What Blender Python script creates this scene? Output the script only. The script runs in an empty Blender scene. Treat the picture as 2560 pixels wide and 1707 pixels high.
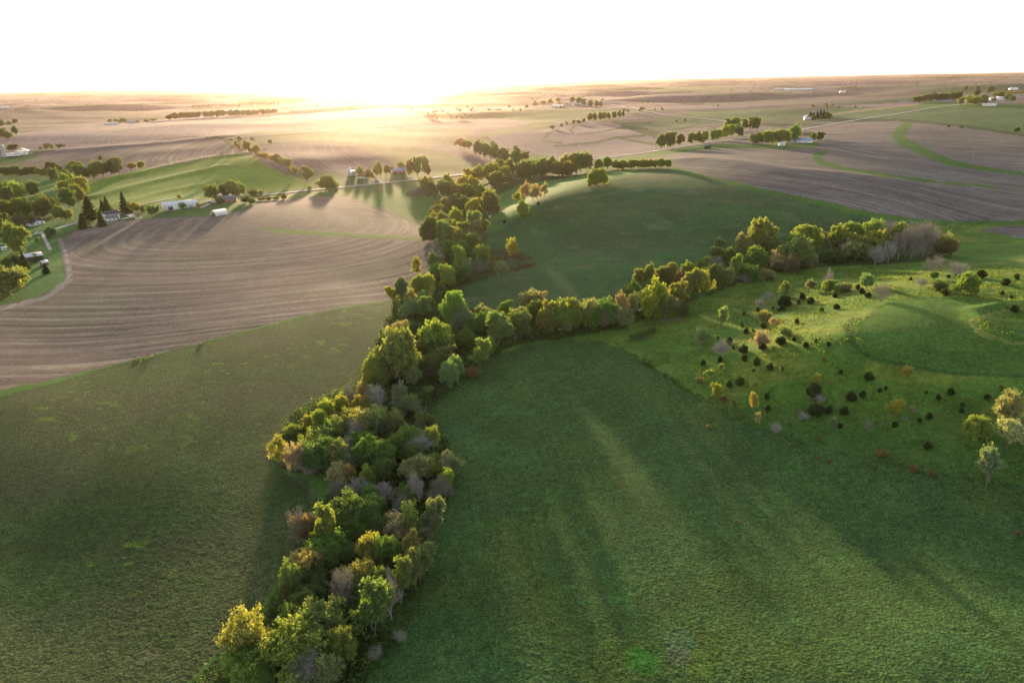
import bpy, math, random
import numpy as np
from mathutils import Vector
random.seed(7); rng = np.random.default_rng(7)
R = math.radians
scn = bpy.context.scene
COL = scn.collection

# ------------------------------------------------------------------ camera
H = 115.0; PITCH = R(20.85); ROLL = R(1.13); F = 1707.0     # F in pixels of a 2560 wide frame
fwd = np.array([0, math.cos(PITCH), -math.sin(PITCH)])
r0 = np.array([1.0, 0, 0]); u0 = np.array([0, math.sin(PITCH), math.cos(PITCH)])
rgt = r0*math.cos(ROLL) - u0*math.sin(ROLL)
upv = u0*math.cos(ROLL) + r0*math.sin(ROLL)
cam_d = bpy.data.cameras.new("camera"); cam = bpy.data.objects.new("camera", cam_d); COL.objects.link(cam)
cam_d.sensor_width = 36; cam_d.lens = 36*F/2560; cam_d.clip_start = 1; cam_d.clip_end = 120000
from mathutils import Matrix
M = Matrix.Identity(4)
for i in range(3):
    M[i][0] = rgt[i]; M[i][1] = upv[i]; M[i][2] = -fwd[i]
M[2][3] = H
cam.matrix_world = M
scn.camera = cam

def ray(px, py):
    d = fwd*1.0 + rgt*((px-1280)/F) + upv*((853.5-py)/F)
    return d/np.linalg.norm(d)
def at_z(px, py, z):
    d = ray(px, py); t = (z-H)/d[2]
    return d[0]*t, d[1]*t
def project(P):
    q = P - np.array([0, 0, H])
    f = q@fwd; f = np.where(np.abs(f) < 1e-6, 1e-6, f)
    px = 1280 + F*(q@rgt)/f; py = 853.5 - F*(q@upv)/f
    return px, py, f

# ------------------------------------------------------------------ noise
def _hash(ix, iy, seed):
    h = (ix*374761393 + iy*668265263 + seed*2147483647) & 0xFFFFFFFF
    h = ((h ^ (h >> 13))*1274126177) & 0xFFFFFFFF
    return ((h ^ (h >> 16)) & 0xFFFFFF)/float(0xFFFFFF)
def vnoise(x, y, seed=0):
    x = np.asarray(x, float); y = np.asarray(y, float)
    ix = np.floor(x).astype(np.int64); iy = np.floor(y).astype(np.int64)
    fx = x-ix; fy = y-iy
    fx = fx*fx*fx*(fx*(fx*6-15)+10); fy = fy*fy*fy*(fy*(fy*6-15)+10)
    a = _hash(ix, iy, seed); b = _hash(ix+1, iy, seed); c = _hash(ix, iy+1, seed); d = _hash(ix+1, iy+1, seed)
    return (a*(1-fx)+b*fx)*(1-fy) + (c*(1-fx)+d*fx)*fy
def fbm(x, y, seed=0, o=4):
    s = 0; w = 0; a = 1.0
    for k in range(o):
        s = s + a*vnoise(x*2**k + 17.3*k, y*2**k - 9.1*k, seed+k); w += a; a *= .5
    return s/w
def smooth(a, b, x):
    t = np.clip((x-a)/(b-a), 0, 1); return t*t*(3-2*t)

# ------------------------------------------------------------------ terrain height through anchors seen in the valley
ANCH = [
 # creek corridor
 (560,1707,-2),(750,1500,-2),(830,1300,-2),(900,1100,-2),(1000,960,-2),(1050,830,-2),(1000,760,-2),(1090,650,-1),(1080,560,-1),(1090,500,-1),(1200,440,0),(1400,425,3),
 (1180,840,-2),(1400,810,-2),(1560,760,-1.5),(1750,700,-1),(1900,650,-.5),(2080,650,0),(2250,620,0),(2400,565,1),(2560,560,2),
 # near fields
 (0,1000,4.3),(300,1200,1),(100,1600,-2.8),(500,1400,-2.4),(600,900,3.5),(900,770,1.2),(-600,1300,0),
 (1300,1000,-1),(1300,1300,0),(1700,1200,1),(1700,1600,2),(2300,1600,4),(2500,1250,7),(1300,1650,0),(3000,1400,10),
 # knoll with cedars
 (1700,900,2),(1750,760,0),(1950,700,1.5),(2050,740,9),(1900,790,7),(1800,840,6.5),(2000,830,17),(1950,880,15),(2100,850,22),(2140,760,17),(2200,720,18),(2050,905,17),(1850,930,8),(1700,960,2),(2000,985,9),
 (2300,850,22),(2300,950,17),(2450,700,20),(2560,720,22),(2560,850,22),(2200,1020,10),(2400,1000,14),(2500,1090,14),(2900,800,26),
 (1900,720,.5),(2100,690,4),(2300,665,5),(2560,625,5),
 # big green hill
 (1500,445,25),(1600,422,21),(1700,418,25),(1800,440,26),(1950,480,22),(2150,532,14),(2300,552,7),
 (1400,560,8),(1500,560,11),(1600,560,12),(1800,580,8),(1300,650,1),(1500,680,2),(1230,586,6),(1330,513,17),(1400,483,21),(1240,525,1),(1290,478,5),(1300,625,1.5),(1350,600,3),(2000,560,10),
 # plowed hills behind it
 (1720,397,27),(1850,405,29),(2000,425,27),(2250,457,20),(1950,385,25),(2050,350,28),(2250,320,34),(2450,330,33),(2560,370,28),(2300,420,22),(2500,440,16),(2400,520,9),(2800,420,22),
 (1700,362,15),(2000,320,24),(2200,290,33),(2400,263,40),(2520,262,42),(2560,232,42),
 # middle distance
 (1300,330,13),(1450,385,4),(1550,300,20),(1400,267,27),(1250,300,14),(1150,360,6),(1000,330,14),(1100,290,20),(900,280,22),(1000,250,18),
 (670,482,0),(850,466,1),(1070,449,1),(300,545,1),(450,515,5),(560,505,7),(500,600,6),(300,700,3.5),(800,560,5),(700,510,7),(200,900,1.5),(950,650,0),(850,700,1),
 (250,480,0),(400,440,5),(560,397,12),(620,387,14),(700,430,7),(780,460,2),(500,470,2),
 (630,375,15),(480,355,16),(300,365,15),(100,380,12),(0,390,12),(200,405,6),(0,425,4),(150,432,0),(350,405,8),(550,345,21),
 (400,310,14),(100,330,14),(700,310,22),(800,400,12),(850,410,6),(700,345,20),(950,390,9),(880,335,17),
 (100,480,-2),(50,560,-2),(100,620,-1),(50,720,1),(-500,500,2),(-500,700,3),
 (0,290,10),(250,290,10),(600,280,14),(300,255,16),(0,255,14),
 (1700,250,26),(1900,245,28),(2100,235,32),(2300,215,38),(2560,205,44),(1500,235,26),(1200,232,20),(900,245,16),
]
_aw = []; _az = []
for (px, py, z) in ANCH:
    x, y = at_z(px, py, z); _aw.append((x, y)); _az.append(z)
_aw = np.array(_aw); _az = np.array(_az, float)
def warp(x, y):
    r = np.hypot(x, y); a = np.arctan2(x, y)
    return a*2.2, np.log(np.maximum(r, 30.0)/30.0)*1.35
# far/behind control
for a_, r_, z_ in [(-60,200,4),(-60,800,8),(60,200,14),(60,800,24),(60,4000,40),(-60,4000,14),(-45,12000,30),(-15,12000,30),(15,12000,40),(45,12000,50),(-45,40000,40),(0,40000,40),(45,40000,55),
                   (180,200,6),(-120,200,5),(120,200,12),(-179,200,6),(180,2000,10),(-179,2000,10),(120,2000,20),(-120,2000,10),(0,40,0),(90,40,3),(-90,40,2),(180,40,3),(-180,40,3),(180,40000,40),(-179,40000,40),(110,40000,50),(-110,40000,40)]:
    _aw = np.vstack([_aw, [r_*math.sin(R(a_)), r_*math.cos(R(a_))]]); _az = np.append(_az, z_)
_u, _v = warp(_aw[:, 0], _aw[:, 1])
def _k(d2):
    return np.where(d2 > 1e-12, .5*d2*np.log(np.maximum(d2, 1e-12)), 0.0)
_n = len(_u)
_D2 = (_u[:, None]-_u[None])**2 + (_v[:, None]-_v[None])**2
_A = np.zeros((_n+3, _n+3)); _A[:_n, :_n] = _k(_D2) + np.eye(_n)*0.0012
_A[:_n, _n] = 1; _A[:_n, _n+1] = _u; _A[:_n, _n+2] = _v; _A[_n:, :_n] = _A[:_n, _n:].T
_W = np.linalg.solve(_A, np.concatenate([_az, [0, 0, 0]]))
# creek course (pixels -> valley floor)
CREEK = [(560,1800),(690,1707),(760,1640),(800,1600),(835,1545),(885,1470),(915,1400),(950,1335),(985,1270),(1004,1225),(1006,1180),(1000,1110),(1030,1050),(1072,995),(1092,975),(1105,930),(1120,890),(1165,862),(1240,846),(1330,830),(1420,812),(1500,800),(1570,782),(1650,752),(1740,715),(1830,690),(1930,668),(2020,655),(2090,652),(2200,632),(2300,612),(2380,580),(2480,560)]
BRANCH = [(1130,880),(1095,800),(1060,750),(1075,700),(1120,660),(1130,610),(1125,560),(1150,520),(1175,480),(1240,455),(1340,440),(1440,428),(1500,418)]
CW = np.array([at_z(a, b, -1.5) for a, b in CREEK]); BW = np.array([at_z(a, b, -.5) for a, b in BRANCH])
def seg_dist(x, y, P):
    best = np.full(x.shape, 1e9)
    for i in range(len(P)-1):
        ax, ay = P[i]; bx, by = P[i+1]
        dx, dy = bx-ax, by-ay; L = dx*dx+dy*dy
        t = np.clip(((x-ax)*dx+(y-ay)*dy)/L, 0, 1)
        best = np.minimum(best, (x-ax-t*dx)**2 + (y-ay-t*dy)**2)
    return np.sqrt(best)
# low terrace ridges that catch the sun
RIDGES = [(np.array([at_z(a, b, z) for a, b, z in pl]), amp, wid) for pl, amp, wid in [
    ([(300,438,5),(420,415,8),(520,398,10),(610,386,13)], 1.8, 16), ([(235,488,1),(330,463,3),(440,440,5),(550,416,9)], 1.5, 13), ([(250,520,0),(400,480,2),(540,450,5)], .8, 12),
    ([(1680,397,26),(1760,397,28),(1850,406,29),(1960,427,27),(2100,442,23),(2240,458,20)], 2.4, 24), ([(1500,446,21),(1600,424,22),(1690,418,25)], .3, 16),
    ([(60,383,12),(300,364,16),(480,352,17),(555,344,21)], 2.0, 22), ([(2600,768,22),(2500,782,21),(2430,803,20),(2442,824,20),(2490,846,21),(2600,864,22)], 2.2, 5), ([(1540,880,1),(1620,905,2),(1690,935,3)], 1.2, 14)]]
def height0(x, y):
    x = np.asarray(x, float); y = np.asarray(y, float); sh = x.shape
    x = x.ravel(); y = y.ravel(); out = np.empty(x.shape)
    for s in range(0, len(x), 60000):
        e = s+60000; u, v = warp(x[s:e], y[s:e])
        d2 = (u[:, None]-_u[None])**2 + (v[:, None]-_v[None])**2
        out[s:e] = _k(d2)@_W[:_n] + _W[_n] + _W[_n+1]*u + _W[_n+2]*v
    out = np.clip(out, -4, 70)
    for pts_, amp_, wid_ in RIDGES:
        m_ = (x > pts_[:, 0].min()-4*wid_) & (x < pts_[:, 0].max()+4*wid_) & (y > pts_[:, 1].min()-4*wid_) & (y < pts_[:, 1].max()+4*wid_)
        if m_.any(): out[m_] += amp_*np.exp(-(seg_dist(x[m_], y[m_], pts_)/wid_)**2)
    r = np.hypot(x, y)
    # rolling country far off
    wf = smooth(900, 3200, r)
    out += wf*((fbm(x/900, y/620, 3, 3)-.5)*44 + (fbm(x/380, y/330, 5, 2)-.5)*18) + smooth(250, 900, r)*(fbm(x/260, y/210, 9, 3)-.5)*3.2*(1-wf*.5)
    out += smooth(1700, 3600, r)*(fbm(x/1300 + .35*y/900, y/520, 57, 2)-.5)*46
    out += smooth(6000, 16000, r)*(fbm(x/5200, y/3000, 21, 3)-.5)*70
    return np.minimum(out, 84).reshape(sh)
def channel(x, y):
    d = np.minimum(seg_dist(x, y, CW), seg_dist(x, y, BW)+1.0)
    return -1.5*(1-smooth(.9, 3.6, d + 1.2*(vnoise(x/7, y/7, 44)-.5)))
def height(x, y):
    x = np.asarray(x, float); y = np.asarray(y, float)
    return height0(x, y) + channel(x, y)
def ground(px, py, z0=0.0):
    """world point where a pixel's ray meets the terrain (fixed-point march)"""
    d = ray(px, py)
    if d[2] > -0.002: d = d.copy(); d[2] = -0.002
    ts = np.geomspace(60, 30000, 900)
    P = np.array([0, 0, H]) + ts[:, None]*d
    g = P[:, 2] - height0(P[:, 0], P[:, 1])
    i = int(np.argmax(g < 0)) if (g < 0).any() else len(ts)-1
    if i > 0 and g[i] < 0:
        a, b = ts[i-1], ts[i]; f = g[i-1]/(g[i-1]-g[i]); t = a + (b-a)*f
    else: t = ts[i]
    x, y = d[0]*t, d[1]*t
    return x, y, t
_gx = {}
def grounds(pts):
    """vectorised: list of (px,py) -> arrays x,y,t"""
    D = np.array([ray(a, b) for a, b in pts]); D[:, 2] = np.minimum(D[:, 2], -0.002)
    ts = np.geomspace(60, 30000, 700)
    X = D[:, 0][:, None]*ts; Y = D[:, 1][:, None]*ts; Z = H + D[:, 2][:, None]*ts
    g = Z - height0(X, Y)
    neg = g < 0; has = neg.any(1); i = np.where(has, neg.argmax(1), len(ts)-1); i = np.maximum(i, 1)
    k = np.arange(len(pts)); f = np.clip(g[k, i-1]/(g[k, i-1]-g[k, i]+1e-9), 0, 1)
    t = ts[i-1] + (ts[i]-ts[i-1])*f
    return D[:, 0]*t, D[:, 1]*t, t
# ------------------------------------------------------------------ fields as seen in the valley: (class, outline)
# class -> (albedo, tilled, tuft)
CLS = {
 'far':     ((.165,.128,.118), .55, .0),
 'cropA':   ((.049,.079,.023), 0, .85),     # clumpy young hay crop with soil showing
 'cropB':   ((.049,.094,.026), 0, .9),
 'cropC':   ((.066,.128,.024), 0, .8),
 'hill':    ((.050,.104,.034), 0, .35),
 'pasture': ((.084,.158,.026), 0, .45),
 'lawn':    ((.068,.132,.030), 0, .15),
 'hay':     ((.105,.200,.022), .25, .2),
 'strip':   ((.066,.138,.026), 0, .3),
 'plow':    ((.146,.119,.098), 1.0, .05),
 'plowR':   ((.150,.128,.112), .8, .05),
 'rough':   ((.066,.082,.034), 0, .6),
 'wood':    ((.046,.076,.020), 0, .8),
 'valley':  ((.062,.150,.034), 0, .2),
 'waterway':((.105,.130,.044), .4, .1),
 'greenfar':((.070,.122,.044), .3, .1),
 'tan':     ((.240,.170,.105), .5, .1),
 'gravel':  ((.300,.270,.235), 0, 0),
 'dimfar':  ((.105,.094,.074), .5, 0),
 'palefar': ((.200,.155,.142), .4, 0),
 'fresh':   ((.080,.175,.032), 0, .3),
 'dark':    ((.044,.072,.026), 0, .2),
 'dry':     ((.150,.180,.045), 0, .4),  # dry grass tone, brightened to paint in the sunlit terrace crest
 'bare':    ((.230,.205,.185), .6, .05),
}
CN = list(CLS)
FIELDS = [
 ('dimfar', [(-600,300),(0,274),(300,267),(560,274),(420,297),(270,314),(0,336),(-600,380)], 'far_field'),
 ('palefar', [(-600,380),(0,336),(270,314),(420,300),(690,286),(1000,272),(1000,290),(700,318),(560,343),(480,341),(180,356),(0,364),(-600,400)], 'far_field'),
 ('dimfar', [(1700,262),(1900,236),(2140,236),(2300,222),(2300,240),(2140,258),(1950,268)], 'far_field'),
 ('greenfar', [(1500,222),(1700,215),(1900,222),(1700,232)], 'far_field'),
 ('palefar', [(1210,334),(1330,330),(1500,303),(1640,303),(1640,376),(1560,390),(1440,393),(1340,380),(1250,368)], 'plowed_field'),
 # later ones lie over earlier ones; last item is the object's name
 ('plowR', [(1550,392),(1640,372),(1760,345),(2090,302),(2240,300),(2400,313),(2560,338),(3200,420),(3200,700),(2560,556),(2420,556),(2300,552),(2150,530),(2020,500),(1900,475),(1760,440),(1670,412)], 'plowed_field'),
 ('greenfar', [(2090,298),(2250,282),(2400,262),(2600,268),(3200,300),(3200,420),(2560,338),(2400,313),(2240,300)], 'grassy_field'),
 ('strip', [(2280,268),(2330,250),(2420,262),(2600,258),(2900,262),(2900,282),(2560,272),(2420,272),(2330,275)], 'farm_meadow'),
 ('greenfar', [(1640,292),(1760,276),(1840,274),(1950,271),(2010,284),(1905,305),(1800,303)], 'grassy_field'),
 ('greenfar', [(2040,285),(2110,270),(2200,268),(2280,262),(2300,275),(2150,295),(2060,300)], 'grassy_field'),
 ('waterway', [(640,340),(760,338),(860,345),(1000,356),(1120,385),(1250,432),(1180,442),(1060,440),(1000,422),(960,392),(900,362),(800,350)], 'hay_field'),
 ('greenfar', [(1220,291),(1380,272),(1570,274),(1530,290),(1400,302),(1320,306)], 'grassy_field'),
 ('waterway', [(1300,320),(1330,306),(1400,302),(1360,318),(1300,330),(1240,340),(1180,345),(1230,328)], 'hay_field'),
 ('greenfar', [(1560,312),(1640,303),(1700,296),(1800,303),(1740,318),(1650,330),(1600,325)], 'grassy_field'),
 ('valley', [(1230,372),(1300,385),(1360,388),(1410,400),(1480,405),(1560,395),(1600,402),(1520,432),(1400,430),(1240,430)], 'pasture_ground'),
 ('valley', [(-600,560),(-600,400),(0,415),(80,425),(160,455),(230,450),(240,480),(215,500),(235,548),(190,560),(150,590),(150,610),(158,700),(150,715),(90,742),(0,765),(-600,800)], 'farm_meadow'),
 ('plow', [(-600,392),(0,385),(150,378),(500,345),(558,345),(590,371),(612,380),(450,408),(330,424),(250,402),(150,421),(0,425),(-600,430)], 'plowed_field'),
 ('lawn', [(-300,400),(0,394),(60,386),(95,388),(98,392),(60,404),(0,415),(-300,440)], 'farmyard'),
 ('hay', [(215,520),(222,455),(330,428),(450,409),(590,384),(622,384),(680,420),(765,452),(782,470),(690,480),(600,487),(520,496),(350,522),(235,548)], 'hay_field'),
 ('lawn', [(140,585),(190,560),(350,528),(520,500),(690,487),(870,468),(1060,452),(1065,470),(872,492),(640,505),(560,535),(420,545),(250,555)], 'farmyard'),
 ('plow', [(-600,800),(-200,782),(0,764),(100,744),(158,718),(170,700),(158,645),(150,600),(200,572),(262,556),(410,545),(520,541),(600,530),(638,514),(645,505),(760,494),(872,491),(980,534),(1062,568),(1085,600),(1110,640),(1050,690),(990,742),(962,752),(880,766),(760,790),(500,858),(280,914),(0,987),(-600,1160)], 'plowed_field'),
 ('valley', [(872,491),(1000,478),(1060,470),(1120,470),(1110,540),(1068,566),(980,533)], 'pasture_ground'),
 ('valley', [(1195,600),(1210,580),(1240,490),(1300,462),(1480,432),(1600,422),(1550,452),(1400,482),(1330,512),(1290,550),(1250,575)], 'pasture_ground'),
 ('hill', [(1130,760),(1180,705),(1330,668),(1350,650),(1262,620),(1180,600),(1260,570),(1330,512),(1400,482),(1560,445),(1670,416),(1760,442),(1900,477),(2020,502),(2150,532),(2260,548),(2330,565),(2200,605),(2080,640),(1900,640),(1750,670),(1600,740),(1500,770),(1350,800),(1240,800)], 'green_hill'),
 ('rough', [(1190,645),(1262,620),(1350,652),(1330,668),(1240,690),(1180,700)], 'weed_patch'),
 ('pasture', [(1080,1020),(1240,880),(1420,820),(1560,790),(1750,720),(1900,668),(2080,660),(2250,630),(2330,566),(2420,558),(2560,556),(3300,600),(3300,1400),(2900,1300),(2560,1215),(2300,1175),(2050,1120),(1850,1050),(1700,960),(1560,870),(1400,850),(1250,890),(1120,1000)], 'cedar_pasture'),
 ('cropA', [(-600,1165),(0,990),(280,918),(500,862),(760,793),(880,769),(960,756),(985,765),(960,800),(945,850),(920,900),(890,960),(780,1010),(705,1060),(685,1100),(690,1170),(760,1200),(795,1260),(770,1320),(735,1380),(700,1450),(660,1510),(615,1570),(540,1640),(480,1707),(380,1800),(200,2000),(-1500,2300),(-1500,1300)], 'crop_field'),
 ('cropB', [(1075,1025),(1120,985),(1180,930),(1240,888),(1320,862),(1420,850),(1510,852),(1600,905),(1720,975),(1850,1052),(2050,1122),(2300,1178),(2560,1218),(3000,1330),(3600,1500),(3600,2400),(500,2400),(830,1800),(920,1700),(1000,1600),(1050,1510),(1080,1420),(1095,1340),(1125,1230),(1140,1150),(1105,1080)], 'crop_field'),
 ('wood', [(985,765),(1060,750),(1130,760),(1240,790),(1350,795),(1500,765),(1600,735),(1750,665),(1900,635),(2080,630),(2250,600),(2380,600),(2340,650),(2200,662),(2050,668),(1900,690),(1780,735),(1600,800),(1560,820),(1420,845),(1280,865),(1180,925),(1120,985),(1070,1030),(1100,1080),(1135,1150),(1120,1230),(1090,1340),(1075,1420),(1045,1510),(1000,1600),(920,1700),(830,1800),(400,1900),(520,1707),(580,1640),(640,1585),(680,1530),(725,1450),(755,1380),(800,1310),(815,1240),(830,1200),(750,1170),(720,1120),(730,1080),(800,1020),(890,965),(925,900),(950,850),(970,800)], 'woodland_floor'),
 ('wood', [(1062,568),(1120,470),(1060,470),(1090,455),(1240,420),(1400,405),(1640,400),(1670,416),(1500,432),(1300,462),(1240,490),(1210,580),(1180,610),(1190,645),(1180,700),(1130,760),(985,765),(1000,742),(1050,690),(1110,640),(1085,600)], 'woodland_floor'),
 ('fresh', [(690,1172),(760,1200),(795,1260),(775,1320),(790,1330),(812,1240),(838,1215),(850,1180),(760,1183)], 'grass_strip'),
 ('cropC', [(2145,835),(2160,800),(2200,765),(2280,745),(2420,744),(2470,752),(2560,768),(2560,780),(2480,790),(2428,806),(2440,820),(2475,842),(2560,856),(2900,880),(2900,950),(2560,938),(2400,938),(2280,925),(2180,900),(2148,868)], 'crop_field'),
 ('plowR', [(2446,577),(2500,566),(2620,561),(3200,580),(3200,660),(2620,606),(2540,593)], 'plowed_field'),
]
LINES = [   # class, polyline (px, py, half width in pixels), object name
 ('strip', [(1670,418,3),(1760,441,5),(1900,476,6),(2020,501,6),(2150,531,6),(2300,553,5),(2420,557,4),(2600,556,4)], 'grass_strip'),
 ('strip', [(652,571,2),(680,575,4),(750,581,5),(900,589,5),(1065,598,5)], 'grass_strip'),
 ('strip', [(2276,308,6),(2258,322,12),(2244,338,14),(2256,353,13),(2290,370,11),(2340,394,10),(2400,412,7),(2480,425,5),(2560,436,4),(2700,450,4)], 'grass_strip'),
 ('strip', [(2066,379,5),(2042,392,10),(2055,407,8),(2100,420,5),(2220,440,4),(2350,456,3),(2490,470,2)], 'grass_strip'),
 ('strip', [(1500,415,4),(1560,398,6),(1640,386,6),(1720,372,7),(1800,366,6),(1880,366,5),(1960,368,6),(2040,362,6)], 'grass_strip'),
 ('dark', [(2080,303,3.2),(2160,302,3.2),(2240,300,3.2),(2400,314,3.2),(2560,339,3.2),(2700,360,3.2)], 'grass_strip'),
 ('dark', [(1397,322,2.5),(1370,335,2.5),(1355,352,2.5),(1375,355,2.5),(1405,357,2.5)], 'grass_strip'),
 ('dark', [(1438,312,2.5),(1425,328,2.5),(1434,333,2.5)], 'grass_strip'),
 ('dark', [(1444,334,1.6),(1480,333,2.7),(1530,325,2.7),(1568,318,2.5)], 'grass_strip'),
 ('dark', [(1386,365,1.6),(1440,362,2.9),(1500,355,3.2),(1540,344,2.9),(1625,338,2.9)], 'grass_strip'),
 ('dark', [(1500,303,2.0),(1540,308,2.6),(1640,305,2.6)], 'grass_strip'),
 ('dark', [(1555,310,6.5),(1600,325,8.1),(1650,342,8.1)], 'grass_strip'),
 ('dark', [(1545,345,2.5),(1580,352,2.9),(1640,362,2.9)], 'grass_strip'),
 ('dark', [(1630,316,2.5),(1680,312,2.5),(1745,300,2.5)], 'grass_strip'),
 ('dark', [(1670,325,3.2),(1700,323,3.2),(1740,312,2.9),(1795,305,2.5)], 'grass_strip'),
 ('dark', [(540,343,2.5),(560,349,2.5),(575,360,3.2),(592,372,3.2)], 'grass_strip'),
 ('dark', [(1910,311,2.5),(1990,313,2.5),(2060,313,2.5)], 'grass_strip'),
 ('tan', [(2080,287,1.5),(2140,278,3),(2230,268,2.5),(2290,262,1.5)], 'stubble_strip'),
 ('strip', [(-100,994,7),(0,985,7),(60,969,8),(120,957,5),(280,914,2),(500,859,2),(760,791,3),(880,767,3),(960,754,4)], 'grass_strip'),
 ('strip', [(700,1050,2.5),(780,1005,3),(850,975,3),(885,955,2)], 'grass_strip'),
 ('strip', [(480,1707,6),(540,1645,5),(600,1590,8),(650,1540,8),(690,1470,8),(715,1420,5)], 'grass_strip'),
 ('dry', [(2600,766,4),(2560,770,4),(2485,784,5),(2428,804,6),(2440,824,6),(2480,846,5),(2560,862,5),(2650,868,5)], 'terrace_bank'),  # sunlit crest band painted in as brighter grass
 ('bare', [(150,600,5),(172,660,6),(172,700,7),(120,742,5),(40,764,5),(-100,784,5)], 'plowed_field'),
]
# ------------------------------------------------------------------ terrain sheet: a fan of rings and spokes under the viewpoint
az_f = np.arange(-46.5, 46.5, .08)
st = []; a = 46.5; s = .12
while a < 180:
    st.append(a); s = min(s*1.25, 6); a += s
az = np.concatenate([-np.array(st)[::-1], az_f, np.array(st)])
dep = np.arange(54, 1.25, -.058)
r_near = np.concatenate([[.5, 6, 14, 24, 36, 48, 58, 66, 73, 79], ])
r_main = 115/np.tan(np.radians(dep))
r_far = np.geomspace(r_main[-1]*1.012, 46000, 70)
rr = np.concatenate([r_near[r_near < r_main[0]-2], r_main, r_far])
NA, NR = len(az), len(rr)
AZ, RR = np.meshgrid(np.radians(az), rr)         # (NR, NA)
VX = (RR*np.sin(AZ)).ravel(); VY = (RR*np.cos(AZ)).ravel()
VZ = height0(VX, VY)
nearmask = (np.hypot(VX, VY) < 1500)
ch = np.zeros_like(VZ); ch[nearmask] = channel(VX[nearmask], VY[nearmask]); VZ += ch
P = np.stack([VX, VY, VZ], 1)
PX, PY, PF = project(P)
# ragged field edges: shift the lookup by a metre or so of noise
r_ = np.hypot(VX, VY); ppm = F/np.maximum(np.sqrt(r_**2+H*H), 60)
jx = (vnoise(VX/3.1, VY/3.1, 5)-.5)*2.6*ppm; jy = (vnoise(VX/3.1, VY/3.1, 6)-.5)*2.6*ppm*.4
QX = PX + jx; QY = PY + jy
front = PF > 20
def inpoly(poly):
    xs = np.array([p[0] for p in poly]); ys = np.array([p[1] for p in poly])
    m = front & (QX > xs.min()) & (QX < xs.max()) & (QY > ys.min()) & (QY < ys.max())
    idx = np.nonzero(m)[0]; x = QX[idx]; y = QY[idx]; ins = np.zeros(len(idx), bool)
    n = len(poly); j = n-1
    for i in range(n):
        c = ((ys[i] > y) != (ys[j] > y)) & (x < (xs[j]-xs[i])*(y-ys[i])/((ys[j]-ys[i]) if ys[j] != ys[i] else 1e-9)+xs[i])
        ins ^= c; j = i
    return idx[ins]
def online(pl):
    hw = max(p[2] for p in pl)+1; xs = [p[0] for p in pl]; ys = [p[1] for p in pl]
    m = front & (QX > min(xs)-hw) & (QX < max(xs)+hw) & (QY > min(ys)-hw) & (QY < max(ys)+hw)
    idx = np.nonzero(m)[0]; x = QX[idx]; y = QY[idx]; hit = np.zeros(len(idx), bool)
    for i in range(len(pl)-1):
        ax, ay, aw = pl[i]; bx, by, bw = pl[i+1]; dx, dy = bx-ax, by-ay
        t = np.clip(((x-ax)*dx+(y-ay)*dy)/(dx*dx+dy*dy), 0, 1)
        hit |= np.hypot(x-ax-t*dx, y-ay-t*dy) < aw+(bw-aw)*t
    return idx[hit]
NV = len(VX)
cls = np.zeros(NV, np.int16); obj_id = np.zeros(NV, np.int16); names = ['ground']
# behind and beside the viewpoint: crop and pasture carry on
side = ~front | (r_ < 104)
cls[side] = np.where(VX[side] < -15, CN.index('cropA'), CN.index('cropB'))
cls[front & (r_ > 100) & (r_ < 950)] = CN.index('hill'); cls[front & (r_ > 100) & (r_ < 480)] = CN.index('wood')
for c, poly, nm in FIELDS:
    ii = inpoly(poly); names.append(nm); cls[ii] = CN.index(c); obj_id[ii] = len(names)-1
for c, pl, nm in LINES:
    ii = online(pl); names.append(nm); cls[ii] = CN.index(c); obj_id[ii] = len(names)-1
alb = np.array([CLS[c][0] for c in CN]); til = np.array([CLS[c][1] for c in CN]); tuf = np.array([CLS[c][2] for c in CN])
COLR = alb[cls]; TIL = til[cls].copy(); TUF = tuf[cls].copy()
# far patchwork of fields: tilled brown, hay green, stubble
farm = (cls == 0)
ang = .35; ux = VX*math.cos(ang)+VY*math.sin(ang); uy = -VX*math.sin(ang)+VY*math.cos(ang)
cx = np.floor((ux + 90*np.sin(uy/700))/520).astype(np.int64); cy = np.floor((uy + 120*np.sin(ux/900))/330).astype(np.int64)
hsh = _hash(cx, cy, 77); hs2 = _hash(cx, cy, 78)
pal = np.array([(.160,.124,.116),(.128,.100,.096),(.190,.150,.138),(.058,.092,.042),(.150,.118,.112),(.098,.082,.075),(.074,.098,.048),(.178,.140,.130)])
pc = pal[(hsh*7.99).astype(int)]*(.9+.2*hs2)[:, None]
COLR[farm] = pc[farm]
ex = np.abs(((ux + 90*np.sin(uy/700))/520) % 1 - .5); ey = np.abs(((uy + 120*np.sin(ux/900))/330) % 1 - .5)
edge = farm & ((ex > .488) | (ey > .482)); COLR[edge] = np.array((.070,.085,.040))
# narrow contour strips of grass in far fields
con = np.abs(((VZ + 2.0*fbm(VX/400, VY/400, 40, 2))/7.0) % 1 - .5)
gs = farm & (con > .450) & (hs2 > .2) & (r_ > 900)
COLR[gs] = np.array((.075,.105,.050))
# broad tone changes inside every field
t1 = fbm(VX/70, VY/55, 31, 4); t2 = fbm(VX/18, VY/14, 33, 3)
mul = 1 + (t1-.5)*.42 + (t2-.5)*.35
COLR = COLR*mul[:, None]
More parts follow.
